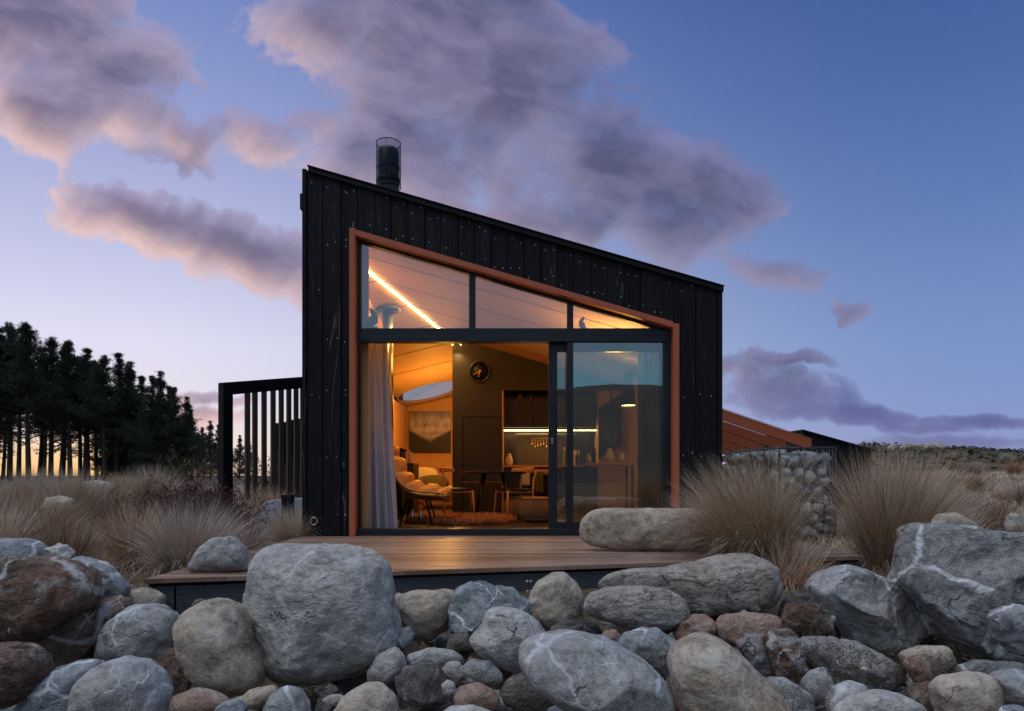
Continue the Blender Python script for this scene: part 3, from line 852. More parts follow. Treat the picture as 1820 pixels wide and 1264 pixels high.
# ================================================================ deck
dl = Vector((-2.505, 4.654)); dr = Vector((3.09, 5.99))
yfr = lambda x: dl.y + (x-dl.x)*(dr.y-dl.y)/(dr.x-dl.x)
deck = thing('deck', 'brown timber deck in front of the cabin door', 'deck', (0, 6, -.3))
mb = MB(); y = yfr(dl.x); wb = .092; y = dl.y
bi = 0
while y < YF+.12:
    ya_, yb_ = y+.003, min(y+wb-.003, YF+.2)
    xa = dl.x+(y-dl.y)*.02
    sl = (dr.x-dl.x)/(dr.y-dl.y)
    xe = lambda yy: min(3.09, dl.x+(yy-dl.y)*sl)
    dz = rnd.uniform(-.0015, .0015)
    pts = [(xa, ya_, -.022), (xe(ya_), ya_, -.022), (xe(yb_), yb_, -.022), (xa, yb_, -.022)]
    if xe(ya_) - xa < .02: pts = [(xa, ya_, -.022), (xe(yb_), yb_, -.022), (xa, yb_, -.022)]
    mb.extr(pts, (0,0,.022+dz))
    for k_ in range(12):
        x = -2.4+k_*.5+.06
        if xa < x < xe(ya_)-.05:
            for yy_ in (ya_+.02, yb_-.02): mb.tube([(x, yy_, .0005+dz), (x, yy_, .0018+dz)], .003, 6, 1)
    y += wb; bi += 1
mb.build('board', [M['deck'], M['nail']], deck, bevel=.002)
# edge board, fascia and black sheets for the shade beneath
nrm = Vector((-(dr.y-dl.y), dr.x-dl.x)).normalized()   # points away from the viewer
def slab(p, q, o0, o1, z0, z1, mb, mi=0):
    a, b = p+nrm*o0, q+nrm*o0; c, e_ = q+nrm*o1, p+nrm*o1
    mb.extr([(a.x,a.y,z0),(b.x,b.y,z0),(c.x,c.y,z0),(e_.x,e_.y,z0)], (0,0,z1-z0), mi)
mb = MB()
slab(dl, dr, -.012, .014, -.034, .001, mb)
mb.build('edge_board', M['deck'], deck, bevel=.003)
mb = MB()
slab(dl+(dr-dl)*.033, dr, .03, .07, -.262, -.06, mb)
slab(dl+(dr-dl)*.004, dl+(dr-dl)*.031, .022, .10, -.262, -.058, mb)
f1 = mb.build('fascia', M['edge'], deck, bevel=.004)
mb = MB()
for fr in (.075, .135, .133, .27, .47, .475, .62, .70):
    q_ = dl+(dr-dl)*fr+nrm*.03
    for z in ((-.12, -.2) if fr > .1 else (-.2,)): mb.tube([(q_.x, q_.y-.005, z), (q_.x, q_.y+.004, z)], .012, 10)
mb.build('bolt', M['nail'], f1)
mb = MB()
slab(dl+Vector((.05,.1)), dr, .12, .16, -.9, -.27, mb)
mb.box(dl.x+.03, dl.x+.07, dl.y+.1, YF, -.9, -.26)
mb.box(dl.x+.01, dl.x+.05, dl.y+.03, YF, -.255, -.03)
mb.box(3.03, 3.08, 6.05, YF, -.9, -.03)
mb.build('shade_skirting', M['black'], deck)  # black side boards, and black sheets standing in for the shaded void below
# ================================================================ things in the cabin
def taper(mb, a, b, ra, rb, n=8, mi=0): mb.tube([a, b], [ra, rb], n, mi)

# clock
c = P(852.5, 660.5, PY-.05)
ck = thing('wall_clock', 'round black wall clock with gold hands on the dark partition', 'clock', c)
rr = 18.5/F*PY
mb = MB(); mb.tube([c+Vector((0,.048,0)), c+Vector((0,.012,0))], rr*.93, 40); mb.build('dial', M['black'], ck)
mb = MB(); mb.tube([c+Vector((rr*.95*math.cos(a), 0, rr*.95*math.sin(a))) for a in np.linspace(0, 2*math.pi, 41)], .014, 8)
mb.tube([c+Vector((rr*.95*math.cos(a), .03, rr*.95*math.sin(a))) for a in np.linspace(0, 2*math.pi, 41)], .012, 8); mb.build('rim', M['dpanel'], ck)
gold = plain('brass_hand', (.9,.5,.15), .35, .6)
for q_, w_ in ((P(840.5, 666, PY-.07), .007), (P(850, 670, PY-.075), .010)):
    dv = (q_-c).normalized(); s_ = Vector((dv.z, 0, -dv.x))*w_
    cc = Vector((c.x, q_.y, c.z)); a0 = cc-dv*.03
    mb = MB(); mb.extr([a0-s_, q_-s_*.5, q_+s_*.5, a0+s_], (0, -.003, 0)); mb.tube([cc+Vector((0,.01,0)), cc-Vector((0,.006,0))], .014, 10)
    mb.build('hand', gold, ck)

# painting
Yp = 16.88
pt = thing('painting', 'landscape painting of pale sky over dark hills on the bedroom wall', 'painting', P(764, 805, Yp))
a, b = P(728, 804, Yp), P(801, 731, Yp)
m, t, out = newmat('painted_canvas')
g = t.new('ShaderNodeTexCoord').outputs['Generated']
gs = t.new('ShaderNodeSeparateXYZ', {0: g}).outputs
n1 = t.noise(t.map(g, (3,1,3)), 1.6, 6, .65)
hill = t.math('ADD', t.math('MULTIPLY', t.math('POWER', t.math('ABSOLUTE', t.math('SUBTRACT', gs[0], .50)), 1.0), .50), .16)
hill = t.math('ADD', hill, t.math('MULTIPLY', t.math('SUBTRACT', n1, .5), .16))
f_ = t.smooth(t.math('SUBTRACT', gs[2], t.math('ADD', hill, .10)), -.03, .07)
skyc = t.ramp(n1, [(.32, (.16,.13,.11)), (.5, (.40,.33,.26)), (.66, (.66,.57,.46))])
skyc = t.mix(t.smooth(gs[2], .75, 1.05), skyc, (.17,.15,.13))
dk = t.mix(t.noise(g, 9, 5), (.006,.006,.004), (.035,.028,.013))
principled(t, out, t.mix(f_, dk, skyc), .6, 0, t.noise(g, 60, 3), .15)
mb = MB(); mb.box(a.x, b.x, Yp-.03, Yp+.06, a.z, b.z); mb.build('canvas', m, pt, bevel=.004)
mb = MB()
for q_ in ((a.x-.03, a.x-.002, a.z-.03, b.z+.03), (b.x+.002, b.x+.03, a.z-.03, b.z+.03), (a.x-.002, b.x+.002, a.z-.03, a.z-.002), (a.x-.002, b.x+.002, b.z+.002, b.z+.03)): mb.box(q_[0], q_[1], Yp-.035, Yp+.06, q_[2], q_[3])
mb = MB()
# daybed
bd = thing('bed', 'low bed with pale cover and pillows below the painting', 'bed', P(765, 900, 14.7))
mb = MB(); mb.box(-2.1, -1.0, 14.2, 16.1, .14, .34); 
for x in (-1.9, -1.2): mb.box(x-.05, x+.05, 14.25, 14.33, .012, .14)
mb.build('base', M['oak'], bd, bevel=.02)
mb = MB()
def cov(a_, b_):
    x = -2.12+1.16*a_; y = 14.1+2*b_
    return (x, y, .34+.12*min(1, 14*b_)*min(1, 14*(1-a_), 14*a_+.3)**.6 + .02*noise.noise(Vector((x*5, y*5, 1))))
mb.grid(cov, 36, 40); mb.build('cover', M['linen'], bd)
def pillow(name, c, sx_, sy_, sz_, mat, label=None, parent=None, seed=0, rot=0):
    mb = MB()
    def fn(a_, b_):
        th = math.pi*(a_-.5); ph = 2*math.pi*b_
        cx = math.copysign(abs(math.cos(ph))**.55, math.cos(ph))*math.cos(th)**.5
        cy = math.copysign(abs(math.sin(ph))**.55, math.sin(ph))*math.cos(th)**.5
        z = math.sin(th)*(1-.35*abs(cx*cy))
        v = Vector((cx*sx_, cy*sy_, z*sz_)); v *= 1+.06*noise.noise(v*6+Vector((seed,0,0)))
        v.rotate(Matrix.Rotation(rot, 3, 'X')); return Vector(c)+v
    mb.grid(fn, 16, 32)
    o = mb.build(name, mat, parent)
    if label: tag(o, label, name.replace('_', ' '))
    return o
pillow('pillow', (-1.98, 15.2, .70), .33, .1, .2, M['linen'], 'pale pillow leaning at the head of the low bed', rot=R(-25), seed=2)
pillow('cushion', (-1.70, 14.7, .56), .34, .09, .17, M['olive'], 'olive green cushion in front of the pale pillow on the bed', rot=R(-40), seed=5)

# curtains
def curtain(name, u0, u1, Y, folds, amp, mat, label, flare=0, v0=607, v1=946):
    xa, xb = (u0-CU)/F*Y, (u1-CU)/F*Y; zt, zb = ZC+(HV-v0)/F*Y+.02, .03
    mb = MB()
    def fn(a_, b_):
        z = zt+(zb-zt)*b_
        w_ = a_ + .012*math.sin(a_*17+3*b_)
        x = xa+(xb+flare*b_-xa)*w_
        y = Y+amp*(.55+.45*b_)*math.sin(a_*folds*2*math.pi+.6*math.sin(b_*3)) + .3*amp*math.sin(a_*folds*5.3+b_*2)
        return (x, y, z)
    mb.grid(fn, folds*14, 24)
    return tag(mb.build(name, mat), label, 'curtain')
curtain('curtain', 634, 688, 8.42, 5, .075, M['sheer'], 'sheer pale blue curtain hanging at the open side of the doorway', flare=.13)
curtain('curtain', 1134, 1190, 8.75, 6, .06, M['drape'], 'dark drape gathered behind the fixed glass pane', flare=-.04)

# lounge chair: quilted seat curling up into the back, dark shell and legs
YA, YA1 = 9.2, 10.1
lc = thing('lounge_chair', 'quilted tan leather lounge chair beside the curtain', 'armchair', P(735, 920, 9.6))
prof = [(677,800),(681,798),(690,806),(700,824),(713,846),(726,863),(744,871),(768,874),(790,876),(798,880)]
prof = [P(u, v, 9.65) for u, v in prof]
def pl(s_):
    s_ = max(0, min(1, s_))*(len(prof)-1); i = min(int(s_), len(prof)-2); f = s_-i
    p0, p1, p2, p3 = prof[max(i-1,0)], prof[i], prof[i+1], prof[min(i+2, len(prof)-1)]
    return .5*((2*p1)+(p2-p0)*f+(2*p0-5*p1+4*p2-p3)*f*f+(3*p1-p0-3*p2+p3)*f**3)
def cush(top):
    def fn(a_, b_):
        p_ = pl(a_); tg = (pl(min(1, a_+.02))-pl(max(0, a_-.02))).normalized(); nn = Vector((-tg.z, 0, tg.x))
        if nn.z < 0 and nn.x < 0: nn = -nn
        w_ = math.sin(math.pi*min(1, max(0, b_)))**.35
        e_ = math.sin(math.pi*a_)**.3 if a_ < 1 else 0
        q_ = abs(math.sin(a_*math.pi*7))**.5*.7+.3
        h = ((.115+.07*(1-a_))*q_*w_*e_ + .012*noise.noise(Vector((a_*25, b_*9, 0)))) if top else -.03*w_*e_
        return Vector((p_.x, YA+(YA1-YA)*b_ + .04*math.sin(a_*9), p_.z)) + nn*h
    return fn
mb = MB(); mb.grid(cush(True), 90, 20); mb.grid(lambda a_, b_: cush(False)(a_, 1-b_), 40, 12); mb.build('cushion', M['leather'], lc)
mb = MB()
def shell(a_, b_):
    p_ = pl(.25+.75*a_); x = p_.x; w_ = 1.0-.5*abs(b_-.5)*a_
    return (x+.01, YA-.03+(YA1-YA+.06)*b_, p_.z-.055-.10*math.sin(math.pi*b_)*(1-.6*a_)+.03*abs(b_-.5))
mb.grid(shell, 24, 14); mb.build('shell', M['brownleather'], lc, solid=.025)
mb = MB(); mb.tube([P(683, 806, 9.30), P(683, 803, 9.40), P(683, 803, 9.9), P(683, 806, 10.0)], [.03,.085,.085,.03], 16); mb.build('headrest', M['leather'], lc)
cs = P(742, 890, 9.65)
for i, (dx, dy) in enumerate(((-.2,-.3),(.24,-.28),(-.2,.3),(.24,.3))):
    mb = MB(); taper(mb, (cs.x+dx*.6, 9.65+dy*.6, cs.z+.02), (cs.x+dx, 9.65+dy, .015), .016, .011); mb.build('leg', M['black'], lc)
for i, u in enumerate((727, 742)):
    o = MB().lathe(P(u+6, 926, 9.45)*1.0, [(.02,0),(.034,.01),(.036,.09),(.022,.12),(.018,.15),(.02,.155)], 16).build('glass_tumbler' if i else 'glass_bottle', M['steel'])
    tag(o, ['small glass bottle standing on the floor under the lounge chair', 'glass tumbler on the floor under the lounge chair'][i], ['bottle','tumbler'][i])

# shaggy rug
rg = MB(); c0 = P(812, 935, 9.9); NR = 5200
rng = np.random.default_rng(5)
cx, cy, rx, ry = -.80, 10.35, .80, .95
mb = MB(); mb.lathe((cx, cy, .014), [(.9,0),(.93,.012),(.5,.03),(.01,.035)], 40, sx=rx*.95, sy=ry*.95)
base = mb
V = []; Q = []
for i in range(NR):
    a = rng.uniform(0, 2*math.pi); r = math.sqrt(rng.uniform(0, 1)); x, y = cx+rx*r*math.cos(a)*rng.uniform(.95,1.08), cy+ry*r*math.sin(a)
    ln = rng.uniform(.06, .14); ang = rng.uniform(0, 2*math.pi)+1.5*noise.noise(Vector((x*3, y*3, 0))); k_ = len(V)
    dx, dy = math.cos(ang)*ln, math.sin(ang)*ln; w_ = .006; nx, ny = -math.sin(ang)*w_, math.cos(ang)*w_
    h = rng.uniform(.03, .10)
    V += [(x-nx, y-ny, .02), (x+nx, y+ny, .02), (x+dx*.5+nx, y+dy*.5+ny, .02+h), (x+dx*.5-nx, y+dy*.5-ny, .02+h), (x+dx, y+dy, .02+h*rng.uniform(.2,.9))]
    Q += [(k_, k_+1, k_+2, k_+3)]; 
    Q += [(k_+3, k_+2, k_+4, k_+4)]
Q = [q_ if q_[2] != q_[3] else q_[:3] for q_ in Q]
base.add(V, Q)
tag(base.build('rug', M['shag']), 'shaggy brown sheepskin rug on the floor inside the doorway', 'rug')

# poufs
for i, (u, Y, w_, lb) in enumerate(((926, 10.9, .27, 'round brown pouf half hidden behind another pouf'), (958, 10.3, .29, 'round brown pouf nearest the sliding door handle'))):
    c = ((u-CU)/F*Y, Y, .013)
    mb = MB(); pr = [(.6,0),(.9,.03),(1.0,.11),(1.02,.19),(.97,.29),(.88,.345),(.80,.36),(.4,.37),(.01,.372)]
    mb.lathe(c, [(r*w_, z) for r, z in pr], 40)
    for zz in (.04, .345):
        mb.tube([(c[0]+.925*w_*math.cos(a)*(1 if zz > .1 else .98), Y+.925*w_*math.sin(a), c[2]+zz) for a in np.linspace(0, 2*math.pi, 41)], .008, 6)
    tag(mb.build('pouf', M['pouf'], loc=c), lb, 'pouf', 'poufs by the door')

# dining table + chairs
tb = thing('dining_table', 'round black dining table on splayed dark legs', 'table', (-.30, 11.35, .012))
mb = MB(); mb.lathe((-.30, 11.35, .745), [(.5,-.012),(.53,-.004),(.535,.012),(.53,.022)], 48); mb.build('tabletop', M['blackjoin'], tb)
for a in (.9, 2.5, 4.0, 5.4):
    mb = MB(); taper(mb, (-.30+.22*math.cos(a), 11.35+.22*math.sin(a), .74), (-.30+.42*math.cos(a), 11.35+.42*math.sin(a), .014), .03, .018, 10); mb.build('leg', M['blackjoin'], tb)
def chair(c, rz_, label):
    r_ = thing('dining_chair', label, 'chair', (c[0], c[1], .013), 'oak dining chairs at the round table')
    mt = Matrix.Translation(Vector((c[0], c[1], .013))) @ Matrix.Rotation(rz_, 4, 'Z') @ Matrix.Scale(1.06, 4)
    T = lambda x, y, z: mt @ Vector((x, y, z))   # +x faces the table
    mb = MB()
    def st_(a_, b_):
        th = 2*math.pi*b_; rr_ = .24*a_
        x = math.copysign(abs(math.cos(th))**.7, math.cos(th))*rr_; y = math.copysign(abs(math.sin(th))**.7, math.sin(th))*rr_*1.02
        return T(x, y, .445+.018*(1-a_**3)-.012*a_)
    mb.grid(st_, 8, 32); mb.build('seat', M['black'], r_, solid=.022)
    mb = MB()
    for s_ in (-1, 1):
        mb.tube([T(-.2, s_*.19, .40), T(.2, s_*.2, .41)], .016, 8)
    mb.tube([T(.2, -.2, .41), T(.2, .2, .41)], .016, 8); mb.tube([T(-.2, -.19, .40), T(-.2, .19, .40)], .016, 8)
    mb.build('seat_frame', M['oak'], r_)
    for s_ in (-1, 1):
        mb = MB(); mb.tube([T(.20, s_*.21, .43), T(.235, s_*.245, 0)], [.018, .011], 10); mb.build('leg', M['oak'], r_)
        mb = MB(); mb.tube([T(-.225, s_*.235, 0), T(-.205, s_*.215, .42), T(-.215, s_*.225, .60), T(-.25, s_*.245, .73)], [.011, .018, .016, .012], 10); mb.build('leg', M['oak'], r_)
    mb = MB()
    def bk(a_, b_):
        th = R(-78+156*a_); hw = .062*(1-.45*abs(a_-.5)*2)
        return T(-.02-.255*math.cos(th)-.015*b_, .275*math.sin(th), .725+hw*(b_-.4)*1.5+.02*abs(a_-.5))
    mb.grid(bk, 26, 4); mb.build('backrest', M['oak'], r_, solid=.02)
    return r_
chair((px(815, 11.1), 11.05), R(8), 'oak dining chair on the lounge chair side of the table')
chair((px(914, 10.9), 10.9), R(205), 'oak dining chair on the kitchen side of the table')

# floor lamp
lx, ly = px(1117, 10.4), 10.4
lp = thing('floor_lamp', 'tall floor lamp with dark cone shade and glowing opening', 'lamp', (lx, ly, .013))
z0, z1 = pz(721, 10.4), pz(662, 10.4)
mb = MB(); nn_ = 36; 
mb.add([(lx+r*math.cos(2*math.pi*i/nn_), ly+r*math.sin(2*math.pi*i/nn_), z) for r, z in ((.115,z0),(.045,z1)) for i in range(nn_)], [(i, (i+1)%nn_, nn_+(i+1)%nn_, nn_+i) for i in range(nn_)], 0, True)
mb.build('shade', M['black'], lp, solid=.004)
mb = MB(); mb.lathe((lx, ly, z0+.004), [(.001,0),(.108,.002),(.108,.006),(.001,.008)], 30); mb.build('bulb', M['bulb'], lp)
mb = MB(); mb.tube([(lx, ly, z1-.02), (lx+.02, ly+.05, z1+.05), (lx+.16, ly+.05, z1-.03), (lx+.17, ly+.05, .03)], .011, 8); mb.lathe((lx+.17, ly+.05, .013), [(.14,0),(.14,.012),(.02,.02)], 24)
mb.build('stand', M['black'], lp)
lamp('floor_lamp_glow', 'POINT', (lx, ly, z0+.12), 8, (1,.50,.10), .01)
lamp('corner_fill', 'AREA', (1.35, 8.95, 1.95), 34, (1,.48,.07), .2, (R(180), 0, 0), sy=.3)  # unseen fill added to brighten the ceiling corner, separate from the floor lamp
lamp('floor_lamp_uplight', 'POINT', (lx, ly, z1-.03), 7, (1,.50,.08), .01)
lamp('floor_lamp_pool', 'POINT', (lx, ly, z0-.06), 6, (1,.55,.15), .01)

# side table with bottles in the right corner
stb = thing('side_table', 'oak side table with bottles seen through the fixed pane', 'table', (px(1088, 10.9), 10.9, .013))
mb = MB(); mb.box(px(1040, 10.9), px(1122, 10.9), 10.6, 11.2, .86, .90); mb.build('tabletop', M['oak'], stb, bevel=.004)
for x in (px(1043, 10.9), px(1119, 10.9)):
    for y in (10.64, 11.16): mb = MB(); mb.box(x-.02, x+.02, y-.02, y+.02, .013, .86); mb.build('leg', M['blackjoin'], stb)
bot = plain('bottle_glass', (.02,.025,.012), .12, 0, bump=0)
cer = plain('ceramic', (.5,.4,.28), .4, 0, bump=.05)
def bottle(u, Y, z, s_, mat, label, name='bottle', prof=None, cat=None):
    pr = prof or [(.036,0),(.038,.01),(.038,.19),(.03,.22),(.014,.25),(.013,.31),(.016,.312),(.015,.32)]
    c = (px(u, Y), Y, z)
    return tag(MB().lathe(c, [(r*s_, h*s_) for r, h in pr], 20).build(name, mat, loc=c), label, cat or name)
bottle(1055, 10.8, .901, 1.05, bot, 'tall dark wine bottle standing on the oak side table')
jug = [(.03,0),(.055,.02),(.06,.08),(.04,.13),(.028,.16),(.034,.18)]
bottle(1046, 10.75, .901, .8, cer, 'small pale jug left of the wine bottle on the side table', 'jug', jug)
bottle(1084, 10.8, .901, 1.3, cer, 'larger pale jug holding sprigs on the oak side table', 'jug', jug)
bottle(1106, 10.85, .901, .9, cer, 'squat pale vase at the lamp end of the side table', 'vase', jug)
bottle(905, PY+.25, .901, 1.2, cer, 'pale teapot shaped jug on the kitchen counter beside the glowing edge', 'jug', jug)
bottle(918, PY+.35, .901, .6, bot, 'short dark bottle on the kitchen counter')
bottle(1026, PY+.3, .901, .9, bot, 'dark bottle at the far end of the kitchen counter')
bottle(925, PY+.3, pz(710, PY+.3), .5, M['brownleather'], 'small brown pot on top of the kitchen wall cupboard', 'pot', [(.06,0),(.1,.02),(.11,.12),(.09,.14),(.06,.2)])
bottle(943, PY+.3, pz(710, PY+.3), .35, M['steel'], 'tiny steel cup on top of the kitchen wall cupboard', 'cup', [(.05,0),(.06,.1),(.065,.2)])
for i, (u0, u1, v1, mt_, lb) in enumerate(((928, 942, 863, M['linen'], 'pale tea towel hanging on the oven rail'), (952, 966, 877, M['olive'], 'dark olive tea towel hanging on the oven rail'))):
    xa, xb = px(u0), px(u1); mb = MB()
    mb.grid(lambda a_, b_: (xa+(xb-xa)*a_, PY+.038-.006*math.sin(a_*9)-.004*b_, .772-(.772-pz(v1))*b_), 14, 8)
    tag(mb.build('tea_towel', mt_, solid=.008), lb, 'towel', 'towels on the oven rail')
# sprigs in the jug
mb = MB(); rs = random.Random(3); c = Vector((px(1084, 10.8), 10.8, 1.12))
for i in range(22):
    dv = Vector((rs.uniform(-.6,.6), rs.uniform(-.5,.5), 1)).normalized()*rs.uniform(.15,.3); e_ = c+dv
    mb.tube([c, c+dv*.5+Vector((0,0,.02)), e_], .002, 4)
    for k_ in range(5):
        q_ = c+dv*(.4+.15*k_); s_ = Vector((rs.uniform(-1,1), rs.uniform(-1,1), rs.uniform(-.3,1))).normalized()*.04
        n_ = s_.cross(Vector((0,1,0))).normalized()*.01; mb.add([q_, q_+s_*.5+n_, q_+s_, q_+s_*.5-n_], [(0,1,2,3)])
tag(mb.build('dried_sprigs', M['twigb']), 'dried leafy sprigs standing in the larger jug', 'sprigs')
# little bird figures on the transom
def bird(u, v, s_, label, flip=1):
    c = P(u, v, YG+.12); mb = MB()
    mb.tube([c+Vector((-.075*flip,0,.0))*s_, c+Vector((-.03*flip,0,.03))*s_, c+Vector((0,0,.075))*s_, c+Vector((.012*flip,0,.125))*s_, c+Vector((-.012*flip,0,.165))*s_, c+Vector((-.03*flip,0,.20))*s_],
            [.008*s_, .035*s_, .052*s_, .034*s_, .024*s_, .004*s_], 14)
    mb.tube([c+Vector((-.02*flip,0,.17))*s_, c+Vector((-.06*flip,0,.185))*s_], [.014*s_, .002*s_], 8)
    mb.box(c.x-.05*s_, c.x+.05*s_, c.y-.02, c.y+.02, c.z-.012, c.z+.004)
    tag(mb.build('bird_figurine', plain('blue_grey_resin', (.06,.09,.11), .5)), label, 'figurine', 'bird figurines on the transom')
bird(664, 582, 1.15, 'dark bird figurine on the transom beside the stove pipe')
bird(1034, 586, .78, 'dark bird figurine on the transom in the smallest upper pane', -1)

# light from the fittings, and an added fill for the bedroom
p0 = Vector((ridge(8.6), 8.6, RPL(ridge(8.6))-.10))
for yq in (9.2, 11.0):
    lamp('ceiling_strip_glow', 'POINT', (ridge(yq)+.1, yq, RPL(ridge(yq))-.75), 10, (1,.48,.09), .25)
lamp('bedroom_fill', 'POINT', (-1.35, 14.4, 2.0), 80, (1,.45,.07), .12)  # unseen fill added to warm the bedroom wall; no fitting there
lamp('kitchen_strip_glow', 'AREA', ((x1+x2)/2, PY+.3, 1.545), 5, (1,.62,.25), 1.5, (0,0,0), sy=.04)
# kitchen tap, utensil rail and a breadboard
u_ = px(1003, PY+.5)
mb = MB(); mb.tube([(u_, PY+.6, .90), (u_, PY+.6, 1.20), (u_, PY+.55, 1.25), (u_, PY+.45, 1.25), (u_, PY+.40, 1.19)], .012, 8)
tag(mb.build('tap', M['steel']), 'tall curved steel tap on the kitchen counter', 'tap')
ur = thing('utensil_rail', 'rail of hanging brass utensils in front of the dark splashback', 'utensil rail', (px(965, PY+.7), PY+.69, 1.4))
mb = MB(); mb.tube([(px(944, PY+.7), PY+.69, 1.44), (px(990, PY+.7), PY+.69, 1.44)], .006, 6); mb.build('rail', M['steel'], ur)
for i in range(9):
    x = px(946+i*5, PY+.7); h = .10+.05*((i*7) % 4)/3
    mb = MB(); mb.tube([(x, PY+.68, 1.435), (x, PY+.68, 1.435-h)], .004, 6); mb.lathe((x, PY+.68, 1.41-h), [(.004,0),(.016,.008),(.018,.02),(.006,.034)], 10, sy=.4)
    mb.build('utensil', gold, ur)
mb = MB(); mb.box(px(1012, PY+.6), px(1030, PY+.6), PY+.62, PY+.64, .905, 1.2)
tag(mb.build('breadboard', M['oak'], bevel=.008), 'oak breadboard leaning at the back of the kitchen counter', 'breadboard')
# cabinet and books by the lounge chair
cb = thing('cabinet', 'low black cabinet between the stove and the bed', 'cabinet', (-1.82, 12.2, .013))
mb = MB(); mb.box(-2.1, -1.72, 11.9, 12.6, .013, .92); mb.build('body', M['blackjoin'], cb, bevel=.004)
mb = MB(); mb.box(-2.1, -1.74, 11.88, 11.9, .06, .88); dq = mb.build('door', M['dpanel'], cb, bevel=.003)
mb = MB(); mb.tube([(-1.78, 11.86, .45), (-1.78, 11.86, .6)], .006, 6); mb.build('handle', M['steel'], dq)
for i, (w_, h_, lb) in enumerate(((.035, .24, 'tallest tan book standing on the low black cabinet'), (.03, .20, 'slim pale book beside the tallest book'))):
    mb = MB(); x = -1.85+i*.05; mb.box(x, x+w_, 12.0, 12.16, .921, .921+h_); tag(mb.build('book', M['linen' if i else 'leather'], bevel=.002), lb, 'book')
# ================================================================ things round the cabin
# slatted screen on the high side
sc_ = thing('slatted_screen', 'tall black slatted timber screen beside the high cabin wall', 'screen', P(460, 860, 11.6))
A = P(397, 680, 11.0); B = P(548, 669, 12.7)
def onl(f, z, off=0): return Vector((A.x+(B.x-A.x)*f, A.y+(B.y-A.y)*f+off, z))
tz0, tz1 = A.z, B.z
mb = MB()
def beam(f0, f1, za0, za1, zb0, zb1, th, mb, mi=0):
    a, b = onl(f0, 0), onl(f1, 0); dn = Vector((-(b.y-a.y), b.x-a.x, 0)).normalized()*th
    mb.add([(a.x,a.y,za0),(b.x,b.y,zb0),(b.x,b.y,zb1),(a.x,a.y,za1),(a.x+dn.x,a.y+dn.y,za0),(b.x+dn.x,b.y+dn.y,zb0),(b.x+dn.x,b.y+dn.y,zb1),(a.x+dn.x,a.y+dn.y,za1)],
           [(0,1,2,3),(7,6,5,4),(0,4,5,1),(1,5,6,2),(2,6,7,3),(3,7,4,0)], mi)
beam(0, 1, tz0-.21, tz0, tz1-.21, tz1, .12, mb); mb.build('top_beam', M['charh'], sc_)
mb = MB(); beam(0, .10, -.3, tz0-.2095, -.3, tz0+(tz1-tz0)*.1-.2095, .12, mb); mb.build('post', M['char'], sc_)
for i in range(8):
    u = (437, 449.6, 465.5, 481.6, 496.6, 511, 525, 538)[i]
    f = (u-4-397)/(548-397); f = f*11/(11*f+12.7*(1-f)) if 0 else f
    f0 = f; w_ = .050
    mb = MB(); beam(f0, f0+w_, -.3, tz0+(tz1-tz0)*f0-.2095, -.3, tz0+(tz1-tz0)*(f0+w_)-.2095, .035, mb)
    mb.build('slat', M['screen'], sc_)
# second low dark fence further back
f2 = thing('garden_fence', 'low dark board fence seen between the slats of the tall screen', 'fence', P(520, 850, 15))
mb = MB()
for i in range(9):
    u = 490+i*9; a = P(u, 752-i*2.0, 15+.1*i); b = P(u+8.3, 0, 15+.1*i)
    mb.box(a.x, b.x, a.y, a.y+.04, -.3, a.z)
mb.build('board', M['char'], f2); 
mb = MB(); a = P(488, 800, 15.06); b = P(570, 800, 15.9); mb.extr([(a.x,a.y+.05,1.0),(b.x,b.y+.05,1.0),(b.x,b.y+.05,1.1),(a.x,a.y+.05,1.1)], (0,.05,0)); mb.build('rail', M['charh'], f2)
# pale round-cornered panel and dark post in the grass
Yq = 8.5
pts = [(449,958),(452,935),(458,912),(464,899),(472,892),(484,889),(520,886),(556,884),(556,958)]
mb = MB(); mb.extr([P(u, v, Yq+.15) for u, v in pts], (0,.05,0))
tag(mb.build('rounded_screen', M['panelwhite'], bevel=.01), 'pale grey panel with a rounded corner half hidden in grass', 'panel')
mb = MB(); a, b = P(500, 925, 8.2), P(518, 880, 8.2); mb.box(a.x, b.x, 8.2, 8.32, -.25, b.z); mb.box(a.x-.004, b.x+.004, 8.196, 8.324, b.z-.055, b.z-.05)
tag(mb.build('garden_post', M['char'], bevel=.005), 'short square black post in front of the pale panel', 'post')

# pergola on the low side
pg = thing('pergola', 'lean to pergola of sloping orange beams on the low side of the cabin', 'pergola', (4, 12, .2))
sl_ = -.339; zr = lambda x: 1.767+(x-3.4)*sl_
for i in range(6):
    Y = 11+1.02*i; mb = MB(); a, b = 2.46, 4.83
    mb.xz([(a, zr(a)-.165), (b, zr(b)-.165), (b, zr(b)), (a, zr(a))], Y, Y+.06); mb.build('beam', M['beam'], pg, bevel=.003)
mb = MB(); a, b = 2.46, 4.9
mb.add([(a, 10.94, zr(a)+.008), (a, 16.3, zr(a)+.008), (b, 16.3, zr(b)+.008), (b, 10.94, zr(b)+.008)], [(0,1,2,3)]); mb.build('roof_sheet', M['poly'], pg)
mb = MB(); mb.box(4.70, 4.80, 11.06, 16.2, zr(4.75)-.30, zr(4.75)-.17); mb.box(4.70,4.80,16.1,16.2,-.2,zr(4.75)-.3)
mb.build('wall_plate', M['black'], pg)
for y in (11.5, 14.0): mb = MB(); mb.box(4.72, 4.80, y, y+.08, -.2, zr(4.75)-.3); mb.build('post', M['black'], pg)
